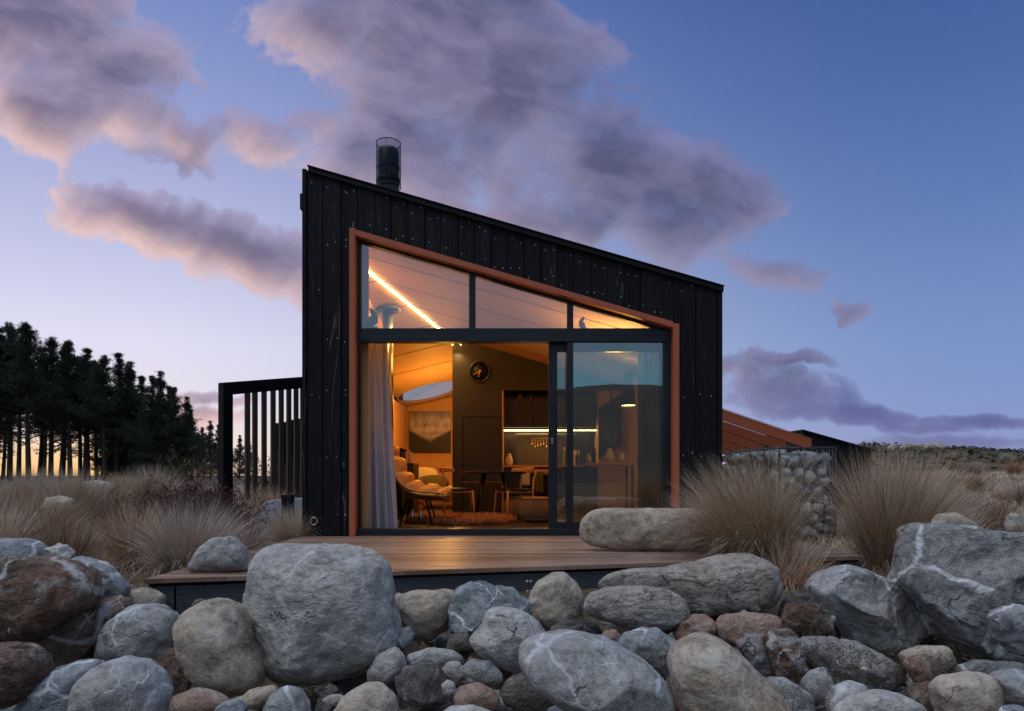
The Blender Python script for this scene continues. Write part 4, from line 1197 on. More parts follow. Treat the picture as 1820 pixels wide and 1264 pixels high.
# low dark wing
wg = thing('low_building', 'low black timber outbuilding with sloping roof behind the gabion', 'outbuilding', (6, 13.5, .2))
Yw = 12.5; xa, xb = (1442-CU)/F*Yw, (1549-CU)/F*Yw; za, zb_ = ZC+(845-769)/F*Yw, ZC+(845-799)/F*Yw
mb = MB(); x = xa-.15; slw = (zb_-za)/(xb-xa)
zw = lambda x: za+(x-xa)*slw
while x < xb-.02:
    x1_ = min(x+.14, xb); mb.xz([(x+.003, -.2), (x1_-.003, -.2), (x1_-.003, zw(x1_)-.02), (x+.003, zw(x)-.02)], Yw+rnd.choice([0,.01]), Yw+.04); x = x1_
mb.build('cladding', M['char'], wg)
mb = MB(); mb.xz([(xa-.15, -.2), (xb-.01, -.2), (xb-.01, zw(xb)-.03), (xa-.15, zw(xa-.15)-.03)], Yw+.042, 17); mb.build('wall', M['charside'], wg)
mb = MB(); mb.xz([(xa-.17, zw(xa-.17)-.018), (xb+.02, zw(xb+.02)-.018), (xb+.02, zw(xb+.02)+.01), (xa-.17, zw(xa-.17)+.01)], Yw-.04, 17.1); mb.build('roof', M['black'], wg)

# ---------------------------------------------------------------- rocks
_ico = {}
def ico(n):
    if n not in _ico:
        b = bmesh.new(); bmesh.ops.create_icosphere(b, subdivisions=n, radius=1)
        _ico[n] = ([v.co.copy() for v in b.verts], [[v.index for v in f.verts] for f in b.faces]); b.free()
    return _ico[n]
RM = {
 'grey': rockmat('stone_grey', (.13,.145,.165), (.23,.25,.275), (.33,.35,.375), vein=(.64,.65,.67), va=.75, strata=.10, bump=.45),
 'pale': rockmat('stone_pale', (.20,.22,.24), (.31,.33,.35), (.42,.435,.445), vein=(.70,.70,.70), va=.55, strata=.28, bump=.62, crack=.9, stain=(.16,.14,.12), sa=.35),
 'blue': rockmat('stone_blue', (.10,.125,.155), (.17,.20,.24), (.27,.305,.35), vein=(.68,.70,.72), va=.9, bump=.42),
 'tan': rockmat('stone_tan', (.19,.17,.145), (.30,.275,.24), (.40,.375,.335), vein=(.5,.48,.44), va=.3, stain=(.26,.17,.11), sa=.6, bump=.45),
 'brown': rockmat('stone_brown', (.055,.04,.036), (.12,.085,.07), (.22,.165,.14), vein=(.62,.60,.58), vw=.02, va=.85, speck=.6, bump=1.0, stain=(.21,.09,.06), sa=.7),
 'red': rockmat('stone_red', (.14,.085,.072), (.23,.15,.13), (.33,.26,.235), vein=(.42,.4,.39), va=.4, bump=.6),
 'layer': rockmat('stone_layered', (.19,.185,.18), (.31,.305,.295), (.42,.42,.41), vein=(.5,.5,.48), va=.25, strata=.55, bump=.9, stain=(.28,.19,.12), sa=.3),
 'slate': rockmat('stone_slate', (.13,.145,.165), (.20,.22,.245), (.30,.32,.35), vein=(.78,.79,.80), vw=.022, va=.95, strata=.2, bump=.9, stain=(.12,.085,.07), sa=.5),
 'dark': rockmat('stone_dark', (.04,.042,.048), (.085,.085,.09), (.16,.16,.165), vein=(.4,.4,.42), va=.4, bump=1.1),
}
def rockmesh(name, outline, Y, mat, seed=0, ang=0, sub=5, dep=.9, amp=.035, cuts=None):
    """a solid stone whose outline (reference px at distance Y) is swept round a rounded depth"""
    pts = [P(u, v, Y) for u, v in outline]
    cx = sum(p.x for p in pts)/len(pts); cz = sum(p.z for p in pts)/len(pts)
    # area centroid
    A_ = sxx = szz = 0
    for i in range(len(pts)):
        p0, p1 = pts[i], pts[(i+1) % len(pts)]; cr = (p0.x-cx)*(p1.z-cz)-(p1.x-cx)*(p0.z-cz)
        A_ += cr; sxx += cr*((p0.x-cx)+(p1.x-cx)); szz += cr*((p0.z-cz)+(p1.z-cz))
    cx += sxx/(3*A_); cz += szz/(3*A_)
    N = 96; rad = []
    for k_ in range(N):
        a = 2*math.pi*k_/N; dx, dz = math.cos(a), math.sin(a); best = 0
        for i in range(len(pts)):
            ax, az_ = pts[i].x-cx, pts[i].z-cz; bx, bz = pts[(i+1) % len(pts)].x-cx, pts[(i+1) % len(pts)].z-cz
            ex, ez = bx-ax, bz-az_; den = dx*ez-dz*ex
            if abs(den) < 1e-9: continue
            tt = (ax*ez-az_*ex)/den; uu = (ax*dz-az_*dx)/den
            if tt > 0 and -1e-6 <= uu <= 1+1e-6: best = max(best, tt)
        rad.append(best or .05)
    for _ in range(2 if ang < .5 else 1): rad = [(rad[k_-1]+2*rad[k_]+rad[(k_+1) % N])/4 for k_ in range(N)]
    hw = (max(p.x for p in pts)-min(p.x for p in pts))/2; hh = (max(p.z for p in pts)-min(p.z for p in pts))/2
    sz = math.sqrt(hw*hh); D = dep*min(hw, hh, sz)*.9+.1*sz
    rad = [r_*(1-.75*ang*D/Y) for r_ in rad]     # blocky stones keep their width at the near face
    rs = random.Random(seed*7+1); so = Vector((rs.uniform(0,50), rs.uniform(0,50), rs.uniform(0,50)))
    planes = []
    for _ in range(int(2+ang*9)):
        n_ = Vector((rs.uniform(-1,1), rs.uniform(-1.5,-.55), rs.uniform(-.8,.9))).normalized()
        planes.append((n_, rs.uniform(.55, .78) if ang > .4 else rs.uniform(.82,.95)))
    vs, fs = ico(sub); out = []
    for v in vs:
        a = math.atan2(v.z, v.x) % (2*math.pi); f = a/(2*math.pi)*N; i = int(f) % N; f -= int(f)
        r_ = rad[i]*(1-f)+rad[(i+1) % N]*f
        c_ = math.hypot(v.x, v.z); e_ = .80-.22*ang
        cc = c_**e_ if c_ > 0 else 0; ss = math.copysign(abs(v.y)**(.85-.35*ang), v.y)
        q_ = Vector((cc*math.cos(a), ss, cc*math.sin(a)))
        for n_, h in planes:                       # flatten broad faces (weaker at the rim so the outline keeps)
            dd = q_.dot(n_)-h
            if dd > 0: q_ -= n_*dd*(.25+.75*min(1, abs(ss)*1.4))*(1 if ang > .4 else .6)
        ln = 1+amp*1.6*noise.noise(q_*1.6+so)+amp*.9*noise.noise(q_*3.7+so)+amp*.45*noise.noise(q_*8+so)+amp*.22*noise.noise(q_*18+so)
        if ang: ln += amp*.8*ang*(abs(noise.noise(q_*2.5+so*2))-.2)
        else: ln -= amp*.5*max(0, .12-abs(noise.noise(q_*2.0-so)))/.12
        dd_, pp_ = noise.voronoi(q_*(1.9+ang)+so)
        cv = math.sin(pp_[0].x*91.7+pp_[0].y*47.3+pp_[0].z*71.9)
        ln += (.012+.055*ang)*cv*min(1, (dd_[1]-dd_[0])/.16)
        q_ *= ln
        out.append((q_.x*r_, q_.y*D, q_.z*r_))
    me = bpy.data.meshes.new(name); me.from_pydata(out, [], fs)
    me.polygons.foreach_set('use_smooth', [True]*len(fs)); me.materials.append(mat); me.update()
    return me, Vector((cx, Y, cz)), D
rock_n = 0
def rock(Y, mat, label, outline, ang=0, sub=5, dep=.9, amp=.035, name='boulder', grp='boulders piled in front of the deck'):
    global rock_n; rock_n += 1
    me, c, D = rockmesh(name, outline, Y, RM[mat], rock_n, ang, sub, dep, amp)
    o = link(name, me, None, c+Vector((0, D*.25, 0)))
    return tag(o, label, 'boulder', grp)
rock(3.95,'pale','largest pale grey boulder, resting against the front edge of the deck',[(437,1010),(445,985),(480,973),(560,970),(650,979),(683,1000),(692,1050),(703,1110),(707,1150),(695,1180),(650,1200),(590,1215),(540,1222),(490,1215),(460,1180),(440,1130),(429,1080),(437,1045)],sub=6,amp=.03)
rock(3.7,'tan','tall egg shaped beige boulder against the left side of the largest pale boulder',[(308,1110),(325,1085),(360,1069),(395,1070),(425,1085),(435,1110),(442,1150),(464,1200),(455,1232),(400,1245),(360,1235),(335,1210),(320,1165)])
rock(3.85,'grey','rounded grey boulder below the left corner of the deck',[(168,1172),(172,1130),(195,1100),(230,1077),(275,1080),(305,1097),(314,1125),(305,1160),(285,1195),(230,1190),(190,1182)])
rock(3.1,'grey','round speckled grey boulder at the bottom edge of the pile near the left corner',[(123,1250),(130,1215),(155,1188),(195,1172),(240,1180),(275,1205),(288,1240),(288,1300),(200,1330),(125,1300)])
rock(3.9,'brown','tilted brown wedge boulder with a flat dark face',[(55,1160),(65,1135),(120,1095),(165,1070),(195,1066),(216,1080),(200,1105),(170,1145),(150,1172),(115,1190),(80,1192)],ang=.8,sub=5)
rock(3.75,'brown','big rust brown boulder crossed by white quartz veins',[(-120,1060),(-100,1003),(0,992),(60,993),(110,1003),(145,1022),(160,1050),(157,1080),(120,1097),(90,1125),(50,1145),(-60,1148),(-110,1110)],ang=.35,sub=6,amp=.045)
rock(3.3,'brown','dull tan boulder under the veined brown boulder',[(-80,1200),(-60,1155),(0,1146),(50,1150),(72,1175),(76,1205),(50,1240),(10,1262),(-60,1262)])
rock(3.4,'blue','dark blue grey boulder between the dull tan and round speckled boulders',[(30,1268),(50,1225),(80,1195),(125,1180),(165,1180),(165,1230),(140,1300),(40,1310)],ang=.4)
rock(5.0,'blue','smooth blue grey boulder in the grass above the veined brown boulder',[(-80,990),(-60,964),(0,957),(50,958),(75,972),(87,996),(60,1025),(-60,1025)],amp=.015)
rock(4.95,'pale','small jagged pale rock beside the smooth blue grey boulder',[(80,975),(95,968),(112,970),(128,985),(125,1000),(100,1008),(82,995)],ang=1,sub=4,amp=.1)
rock(4.35,'blue','slanting blue grey boulder behind the veined brown boulder',[(98,1005),(130,992),(165,1000),(190,1015),(210,1045),(219,1058),(200,1080),(160,1088),(110,1065)],ang=.5)
rock(4.55,'tan','low pale stone tucked against the left corner of the deck',[(200,1075),(225,1050),(256,1044),(290,1060),(285,1095),(220,1100)],sub=4)
rock(4.0,'dark','small dark stone left of the rounded grey boulder',[(152,1165),(158,1130),(175,1112),(198,1110),(200,1160),(180,1182)],ang=.4,sub=4)
rock(3.6,'brown','small rough brown rock between the speckled and egg shaped boulders',[(265,1190),(285,1160),(310,1156),(330,1175),(338,1205),(325,1245),(285,1240)],ang=.6,sub=4,amp=.08)
rock(5.0,'grey','domed grey boulder sitting on the left corner of the deck',[(330,1014),(338,995),(355,970),(380,956),(410,955),(432,975),(442,1000),(439,1015),(400,1019),(350,1018)],ang=.3)
rock(3.15,'red','flat reddish tan stone below the egg shaped boulder',[(295,1264),(305,1240),(340,1226),(375,1232),(405,1245),(402,1260),(360,1266),(310,1290)],sub=4)
rock(2.95,'blue','bluish slab just right of the flat reddish stone at the bottom edge',[(375,1266),(395,1250),(420,1245),(434,1262),(432,1290),(380,1292)],ang=.8,sub=4)
rock(3.5,'tan','slim tan stone under the left foot of the largest boulder',[(422,1247),(440,1228),(480,1219),(492,1225),(489,1242),(460,1258),(430,1260)],sub=4)
rock(2.95,'blue','small round blue stone at the bottom edge below the largest boulder',[(466,1262),(480,1235),(505,1222),(530,1228),(546,1255),(552,1300),(465,1305)],sub=4)
rock(3.75,'pale','smooth oval stone leaning under the right side of the largest boulder',[(653,1222),(652,1195),(670,1165),(700,1152),(716,1165),(720,1185),(706,1210),(680,1224)],sub=4)
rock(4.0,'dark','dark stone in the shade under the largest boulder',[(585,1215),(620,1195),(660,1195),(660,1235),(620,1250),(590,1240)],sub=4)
rock(3.5,'pale','small flat pale stone in the dark gap below the largest boulder',[(571,1245),(585,1236),(605,1235),(618,1244),(605,1255),(580,1256)],sub=4)
rock(2.9,'tan','greenish tan stone laced with white veins at the bottom edge',[(575,1290),(605,1245),(645,1217),(675,1220),(700,1240),(707,1268),(702,1320),(590,1320)])
rock(4.4,'tan','broad brown grey boulder between the largest boulder and the black fascia',[(698,1065),(735,1052),(790,1049),(812,1055),(805,1090),(798,1120),(765,1140),(715,1138),(700,1102)])
rock(4.05,'blue','small rounded stone against the right flank of the largest boulder',[(700,1140),(712,1118),(727,1115),(737,1130),(730,1148),(705,1158)],sub=4)
rock(4.25,'blue','rugged blue grey boulder with a peaked top in front of the deck',[(792,1092),(799,1062),(812,1045),(828,1036),(870,1042),(915,1050),(940,1072),(946,1095),(938,1115),(880,1118),(830,1132),(803,1130)],ang=.6,amp=.06,sub=6)
rock(3.85,'pale','pale grey boulder with a knobbed top below the rugged peaked one',[(830,1140),(845,1125),(858,1108),(863,1088),(880,1082),(905,1082),(930,1090),(955,1105),(969,1128),(966,1150),(950,1182),(920,1198),(885,1187),(850,1165)],sub=6,amp=.03)
rock(4.55,'tan','domed tan boulder standing against the black fascia',[(939,1072),(955,1035),(982,1018),(1007,1020),(1028,1040),(1038,1065),(1031,1095),(1005,1118),(970,1122),(950,1105)],ang=.2)
rock(4.75,'layer','long layered pale boulder lying along the front of the deck',[(1054,1040),(1072,1020),(1110,1012),(1175,1012),(1240,1002),(1280,990),(1340,987),(1380,1000),(1395,1020),(1398,1050),(1382,1080),(1340,1092),(1250,1096),(1150,1092),(1078,1062)],sub=6,ang=.38,amp=.03)
rock(4.2,'layer','oval banded boulder lying below the long layered boulder',[(1033,1082),(1045,1060),(1080,1048),(1130,1043),(1180,1048),(1210,1060),(1226,1085),(1221,1107),(1180,1123),(1120,1119),(1058,1102)],amp=.05,sub=6)
rock(3.0,'grey','huge smooth oval grey boulder at the bottom centre right of the pile',[(917,1168),(930,1145),(970,1130),(1030,1128),(1090,1145),(1150,1180),(1185,1215),(1202,1252),(1197,1310),(1130,1340),(1050,1310),(995,1262),(935,1212)],sub=6,amp=.02)
rock(3.65,'blue','pale blue boulder between the smooth oval and large beige boulders',[(1098,1150),(1112,1128),(1150,1118),(1175,1122),(1205,1145),(1214,1157),(1200,1185),(1185,1210),(1150,1200)],ang=.4)
rock(4.1,'red','small reddish stone behind the pale blue boulder',[(1064,1135),(1078,1121),(1095,1120),(1108,1132),(1105,1152),(1075,1155)],sub=4)
rock(3.15,'tan','large beige pink boulder sloping down to the right at the bottom edge',[(1190,1187),(1205,1155),(1240,1135),(1268,1132),(1300,1150),(1340,1185),(1385,1230),(1412,1266),(1405,1330),(1240,1340),(1213,1264)],sub=6,amp=.02)
rock(3.45,'brown','brown stone wedged left of the large beige pink boulder',[(1180,1230),(1195,1195),(1215,1200),(1235,1260),(1215,1290),(1185,1280)],sub=4)
rock(4.15,'red','reddish brown stone right of the oval banded boulder',[(1198,1132),(1210,1105),(1245,1093),(1270,1098),(1274,1132),(1250,1155),(1212,1155)],ang=.6,sub=4)
rock(4.15,'red','flat red slab under the long layered boulder',[(1270,1116),(1285,1097),(1330,1090),(1380,1094),(1403,1110),(1398,1128),(1360,1142),(1320,1150),(1283,1142)],ang=.4)
rock(4.0,'brown','angular tan block with white edges under the grass tussock',[(1397,1100),(1405,1080),(1425,1067),(1460,1080),(1491,1098),(1488,1131),(1465,1135),(1430,1130),(1400,1122)],ang=1,sub=5)
rock(3.75,'brown','upright angular brown block right of the dark wedge',[(1366,1150),(1375,1124),(1412,1121),(1427,1140),(1442,1180),(1441,1207),(1420,1220),(1378,1207)],ang=.9)
rock(3.8,'slate','dark blue wedge rock between the red slab and large beige boulder',[(1311,1145),(1335,1130),(1357,1131),(1370,1165),(1374,1203),(1350,1206),(1325,1170)],ang=1,sub=4)
rock(3.35,'grey','plain grey stone right of the large beige pink boulder',[(1365,1208),(1405,1210),(1448,1238),(1448,1264),(1400,1305),(1368,1290)],ang=.3,sub=4)
rock(3.5,'grey','grey stone lying under the dried weeds',[(1428,1215),(1445,1195),(1470,1188),(1482,1215),(1478,1250),(1450,1258),(1430,1245)],sub=4)
rock(3.75,'slate','angular dark slab behind the dried weeds',[(1433,1152),(1445,1135),(1480,1137),(1540,1150),(1595,1170),(1612,1187),(1600,1225),(1540,1242),(1470,1222),(1443,1182)],ang=1)
rock(4.3,'grey','broad grey boulder below the right end of the deck',[(1441,1047),(1460,1025),(1500,1010),(1540,1014),(1600,1034),(1640,1062),(1656,1105),(1658,1132),(1630,1152),(1600,1154),(1560,1162),(1520,1142),(1468,1087)],sub=6,ang=.5)
rock(4.1,'slate','huge blocky slate grey boulder with white veins at the right edge',[(1610,1035),(1622,970),(1637,940),(1660,932),(1720,934),(1820,945),(1900,960),(1925,1060),(1900,1165),(1800,1180),(1740,1170),(1690,1142),(1655,1095)],ang=.85,dep=.75,sub=6,amp=.03)
rock(3.5,'blue','small block leaning on the foot of the huge slate boulder',[(1775,1097),(1795,1084),(1830,1080),(1885,1090),(1890,1175),(1812,1168),(1785,1142)],ang=.9)
rock(3.1,'tan','rounded beige boulder at the bottom edge below the huge slate boulder',[(1666,1225),(1685,1206),(1730,1199),(1765,1202),(1781,1220),(1782,1264),(1762,1300),(1680,1300)])
rock(3.25,'blue','blue grey boulder cut by the right edge beside the rounded beige one',[(1768,1205),(1810,1195),(1860,1200),(1885,1260),(1820,1285),(1783,1242)],ang=.3)
rock(3.35,'brown','brown grey stone left of the rounded beige boulder',[(1610,1237),(1640,1218),(1668,1214),(1695,1240),(1685,1280),(1630,1268)],sub=4)
rock(3.6,'red','small terracotta coloured egg shaped stone',[(1609,1182),(1621,1167),(1640,1171),(1655,1195),(1660,1212),(1628,1214)],sub=4)
rock(3.0,'grey','small round grey stone with a chipped face at the bottom edge',[(1472,1257),(1485,1225),(1515,1213),(1541,1220),(1553,1242),(1542,1275),(1480,1280)],sub=4)
rock(2.85,'pale','pale flat topped boulder at the bottom edge right of the chipped stone',[(1484,1266),(1520,1240),(1570,1230),(1615,1239),(1652,1262),(1645,1310),(1490,1310)])
rock(2.9,'blue','small blue stone in the bottom right corner',[(1780,1270),(1795,1256),(1820,1256),(1840,1275),(1810,1300)],sub=4)
rock(3.4,'slate','veined grey stone between the largest and smooth oval boulders',[(816,1190),(835,1174),(870,1177),(894,1200),(893,1217),(870,1224),(835,1216)],sub=4)
rock(3.35,'dark','dark brown angular boulder right of the white laced stone',[(700,1212),(715,1190),(750,1177),(780,1190),(797,1225),(807,1257),(792,1300),(705,1300)],ang=.7,amp=.06)
rock(3.85,'grey','flat greenish grey stone below the broad brown grey boulder',[(717,1167),(760,1153),(805,1157),(830,1172),(800,1192),(730,1190)],ang=.2,sub=4)
rock(3.55,'grey','plain dark grey stone left of the veined grey stone',[(779,1195),(795,1178),(818,1178),(830,1200),(815,1220),(788,1215)],sub=4)
rock(3.2,'pale','tiny pale blue stone beside the dark brown angular boulder',[(784,1218),(795,1208),(808,1215),(812,1235),(800,1242),(788,1236)],sub=4)
rock(3.05,'red','smooth reddish stone below the veined grey stone',[(805,1242),(820,1221),(850,1216),(876,1230),(890,1250),(878,1266),(840,1272),(809,1260)],sub=4)
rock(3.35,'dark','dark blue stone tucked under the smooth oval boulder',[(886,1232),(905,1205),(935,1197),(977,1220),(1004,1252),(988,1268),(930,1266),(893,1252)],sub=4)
rock(2.75,'pale','sliver of pale stone at the bottom edge under the smooth reddish stone',[(775,1275),(800,1257),(840,1256),(880,1268),(870,1300),(790,1300)],sub=4)
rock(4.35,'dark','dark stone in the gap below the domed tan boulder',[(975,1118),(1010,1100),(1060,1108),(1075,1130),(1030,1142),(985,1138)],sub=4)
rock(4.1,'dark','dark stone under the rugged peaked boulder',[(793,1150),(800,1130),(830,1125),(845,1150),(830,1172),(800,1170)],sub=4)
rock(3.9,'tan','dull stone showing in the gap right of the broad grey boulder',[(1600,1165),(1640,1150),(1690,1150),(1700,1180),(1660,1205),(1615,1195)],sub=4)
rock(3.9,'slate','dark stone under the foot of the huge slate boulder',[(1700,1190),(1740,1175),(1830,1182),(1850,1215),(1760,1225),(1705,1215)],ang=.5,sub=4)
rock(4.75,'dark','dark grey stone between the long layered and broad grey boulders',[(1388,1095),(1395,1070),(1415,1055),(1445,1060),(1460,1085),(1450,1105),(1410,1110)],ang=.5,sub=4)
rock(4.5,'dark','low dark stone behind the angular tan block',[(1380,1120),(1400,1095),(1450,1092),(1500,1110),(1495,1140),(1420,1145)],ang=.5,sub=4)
rock(6.35,'tan','long rounded boulder lying on the right side of the deck',[(1030,942),(1037,920),(1060,906),(1110,903),(1180,904),(1240,905),(1290,915),(1300,950),(1270,975),(1180,978),(1080,977),(1045,970),(1032,955)],sub=6,dep=.75)
rock(9.5,'pale','grey stone at the foot of the gabion behind the two grass tussocks',[(1420,985),(1425,960),(1440,950),(1462,960),(1470,985),(1445,1000)],sub=4,grp='stones lying in the grass')
rock(8,'pale','flat pale stone between the two big grass tussocks',[(1458,985),(1480,976),(1505,982),(1512,992),(1480,998),(1460,994)],sub=4,grp='stones lying in the grass')
rock(5.6,'tan','brown grey stone behind the top of the huge slate boulder',[(1658,935),(1670,914),(1700,911),(1728,925),(1745,945),(1690,955)],sub=4,grp='stones lying in the grass')
rock(8.5,'pale','small pale stone in the grass beyond the huge slate boulder',[(1790,935),(1797,914),(1808,912),(1820,930),(1815,950),(1795,950)],sub=4,grp='stones lying in the grass')
rock(11,'pale','smooth pale stone in the left field behind the tussocks',[(138,868),(150,856),(170,853),(192,858),(200,870),(185,885),(150,885)],sub=4,grp='stones lying in the grass')
rock(8.5,'tan','low tan stone between the left field tussocks',[(70,905),(80,885),(105,881),(128,888),(132,905),(110,915),(80,915)],sub=4,grp='stones lying in the grass')

# small loose stones filling the gaps
fill = []
rs = random.Random(21)
fm = []
for i in range(7):
    ol = [(910+40*math.cos(a)*rs.uniform(.75,1.1), 845+34*math.sin(a)*rs.uniform(.7,1.1)) for a in np.linspace(0, 2*math.pi, 9)[:-1]]
    me, c, D = rockmesh('cobble', ol, 3.0, RM[('dark','grey','brown','slate','blue','tan','dark')[i]], 300+i, (.9,.6,.2)[i % 3], 4, .9, .08)
    fm.append(me)
for i in range(190):
    u = rs.uniform(-60, 1880); v = rs.uniform(1075, 1300)
    Y = min(4.55, max(3.1, (ZC+.50)*F/(v-HV)))+rs.uniform(0, .2)
    if u < 240 or u > 1500: Y -= .0
    p_ = P(u, v, Y)
    o = link('cobble', fm[i % 7], None, p_); s_ = rs.uniform(.4, 1.3); o.scale = (s_, s_, s_*rs.uniform(.7,1)); o.rotation_euler = (rs.uniform(0,6), rs.uniform(0,6), rs.uniform(0,6))
    tag(o, 'small loose stone wedged in the gaps between the boulders', 'stone', 'loose stones between the boulders')

# ---------------------------------------------------------------- gabion
gb = thing('gabion', 'wire cage wall packed with grey stones beside the cabin', 'gabion', (3.68, 9.5, -.15))
gx0, gx1, gy0, gy1, gz0, gz1 = 3.33, 4.03, 8.5, 10.65, -.15, 1.05
gm = []
for i in range(6):
    ol = [(910+14*math.cos(a)*rs.uniform(.75,1.15), 845+10*math.sin(a)*rs.uniform(.75,1.15)) for a in np.linspace(0, 2*math.pi, 9)[:-1]]
    me, c, D = rockmesh('stone', ol, 9.0, RM[('pale','grey','slate','blue','grey','slate')[i]], 400+i, (.9,.5,.7)[i % 3], 3, .9, .10)
    gm.append(me)
cnt = 0
def gstone(p_, s_):
    global cnt
    o = link('stone', gm[rs.randrange(6)], gb, Vector(p_)-wloc(gb)); o.scale = (s_*1.3, s_*1.2, s_*rs.uniform(.95,1.25)); o.rotation_euler = (rs.uniform(-.4,.4), rs.uniform(-.5,.5), rs.uniform(0,6)); cnt += 1
z = gz0+.05
while z < gz1-.07:
    x = gx0+.06+rs.uniform(0,.05)
    while x < gx1-.03: gstone((x, gy0+.105, z+rs.uniform(-.025,.015)), rs.uniform(.85,1.4)); x += rs.uniform(.13,.17)
    z += .125
for r_ in range(6):
    y = gy0+.25
    z = gz1-.11-r_*.155
    while y < gy1-.05: gstone((gx0+.10, y, z+rs.uniform(-.03,.02)), rs.uniform(1.15,1.5)); y += rs.uniform(.19,.24)
mb = MB(); mb.box(gx0+.13, gx1-.05, gy0+.14, gy1-.05, gz0, gz1-.09); mb.build('core', RM['dark'], gb)
mb = MB()
for gy_ in (gy0, gy1):
    for x in np.arange(gx0, gx1+.01, .078): mb.tube([(x, gy_, gz0), (x, gy_, gz1)], .0048, 5)
for x_ in (gx0, gx1):
    for y in np.arange(gy0, gy1+.01, .078): mb.tube([(x_, y, gz0), (x_, y, gz1)], .0048, 5)
for z in np.arange(gz0, gz1+.01, .08):
    mb.tube([(gx0, gy1, z), (gx0, gy0, z), (gx1, gy0, z), (gx1, gy1, z)], .0048, 5)
for y in np.arange(gy0, gy1, .078): mb.tube([(gx0, y, gz1), (gx1, y, gz1)], .0048, 5)
for x in np.arange(gx0, gx1, .078): mb.tube([(x, gy0, gz1), (x, gy1, gz1)], .0048, 5)
def coil(p0, p1, r_, turns, mb):
    p0, p1 = Vector(p0), Vector(p1); d_ = (p1-p0).normalized(); a_ = d_.cross(Vector((.3,.5,.81))).normalized(); b_ = d_.cross(a_); n_ = turns*8
    mb.tube([p0+(p1-p0)*(i/n_)+(a_*math.cos(i*math.pi/4)+b_*math.sin(i*math.pi/4))*r_ for i in range(n_+1)], .003, 4)
coil((gx0,gy0,gz0),(gx0,gy0,gz1),.014,44,mb); coil((gx1,gy0,gz0),(gx1,gy0,gz1),.014,44,mb)
coil((gx0,gy0,gz1),(gx1,gy0,gz1),.014,26,mb); coil((gx0,gy0,gz1),(gx0,gy1,gz1),.014,70,mb)
mb.build('cage', M['wire'], gb)

# grit and dead leaves packed in the joints of the bank
rng = np.random.default_rng(91); n = 9000
u = rng.uniform(-80, 1900, n); yy_ = rng.uniform(2.9, 4.8, n); x_ = (u-CU)/F*yy_
zz_ = np.array([gz(float(a), float(b)) for a, b in zip(x_, yy_)])+rng.uniform(0, .02, n)
s_ = rng.uniform(.006, .026, n)[:, None, None]
oc8 = np.array([(1,0,0),(0,1,0),(-1,0,0),(0,-1,0),(0,0,.8),(0,0,-.8)])
V = np.stack([x_, yy_, zz_], 1)[:, None]+oc8[None]*s_*rng.uniform(.5, 1.3, (n, 6, 1))
f8 = np.array([(0,1,4),(1,2,4),(2,3,4),(3,0,4),(1,0,5),(2,1,5),(3,2,5),(0,3,5)])
Q = (np.arange(n)*6)[:, None, None]+f8[None]
tag(link('gravel', np_mesh('gravel', V.reshape(-1,3), Q.reshape(-1,3), [RM['brown'], RM['grey'], RM['dark']], np.repeat(rng.integers(0, 3, n), 8))), kind='stuff')
# ================================================================ plants
def blades(rng, n, base_r, L, tilt, lean, w, segs=6, droop=1.0, base=None, wave=.0):
    """n curved ribbons; returns verts, quads"""
    a = rng.uniform(0, 2*np.pi, n); r = base_r*np.sqrt(rng.uniform(0, 1, n))
    b = np.stack([r*np.cos(a), r*np.sin(a), np.zeros(n)], 1)
    if base is not None: b = base(n, rng)
    th = a + rng.normal(0, .5, n)
    ti = tilt*np.abs(rng.uniform(0, 1, n))**.75
    ln = L*rng.uniform(.55, 1.0, n)
    d_ = np.stack([np.sin(ti)*np.cos(th)+lean[0]*rng.uniform(.4,1.3,n), np.sin(ti)*np.sin(th)+lean[1]*rng.uniform(.4,1.3,n), np.cos(ti)], 1)
    d_ /= np.linalg.norm(d_, axis=1)[:, None]
    side = np.stack([-np.sin(th+rng.normal(0,.9,n)), np.cos(th+rng.normal(0,.9,n)), np.zeros(n)], 1)
    g_ = droop*rng.uniform(.3, 1.2, n)*(.25+ti)
    curl = rng.normal(0, .07, (n, 3))
    V = np.zeros((n, segs+1, 2, 3))
    pos = b.copy(); dd = d_.copy()
    for s_ in range(segs+1):
        f = s_/segs
        ww = (w*(1-f)**.6*rng.uniform(.7, 1.0, n))[:, None]*side
        V[:, s_, 0] = pos-ww; V[:, s_, 1] = pos+ww
        dd = dd + curl*.5; dd[:, 2] -= g_*f*1.1/segs*1.6
        dd /= np.linalg.norm(dd, axis=1)[:, None]
        pos = pos+dd*(ln/segs)[:, None]
    idx = np.arange(n*(segs+1)*2).reshape(n, segs+1, 2)
    Q = np.stack([idx[:, :-1, 0], idx[:, :-1, 1], idx[:, 1:, 1], idx[:, 1:, 0]], -1).reshape(-1, 4)
    return V.reshape(-1, 3), Q, np.repeat(np.arange(n), segs)

def tussock_mesh(seed, n, h, base_r=.10, tilt=1.15, lean=(0,0), w=.0022, droop=1.0, mix=(.35,.35,.15,.15)):
    rng = np.random.default_rng(seed)
    V, Q, bi = blades(rng, n, base_r, h*1.12, tilt, lean, w, 7, droop)
    V2, Q2, bi2 = blades(rng, n//3, base_r*1.5, h*.55, 1.5, lean, w*1.1, 5, droop*1.3)
    mi = rng.choice(4, n, p=mix)[bi]; mi2 = rng.choice(4, n//3, p=(.15,.35,.4,.1))[bi2]
    return np_mesh('tussock', np.vstack([V, V2]), np.vstack([Q, Q2+len(V)]), [M['straw'], M['tan'], M['rust'], M['greyb']], np.concatenate([mi, mi2]))

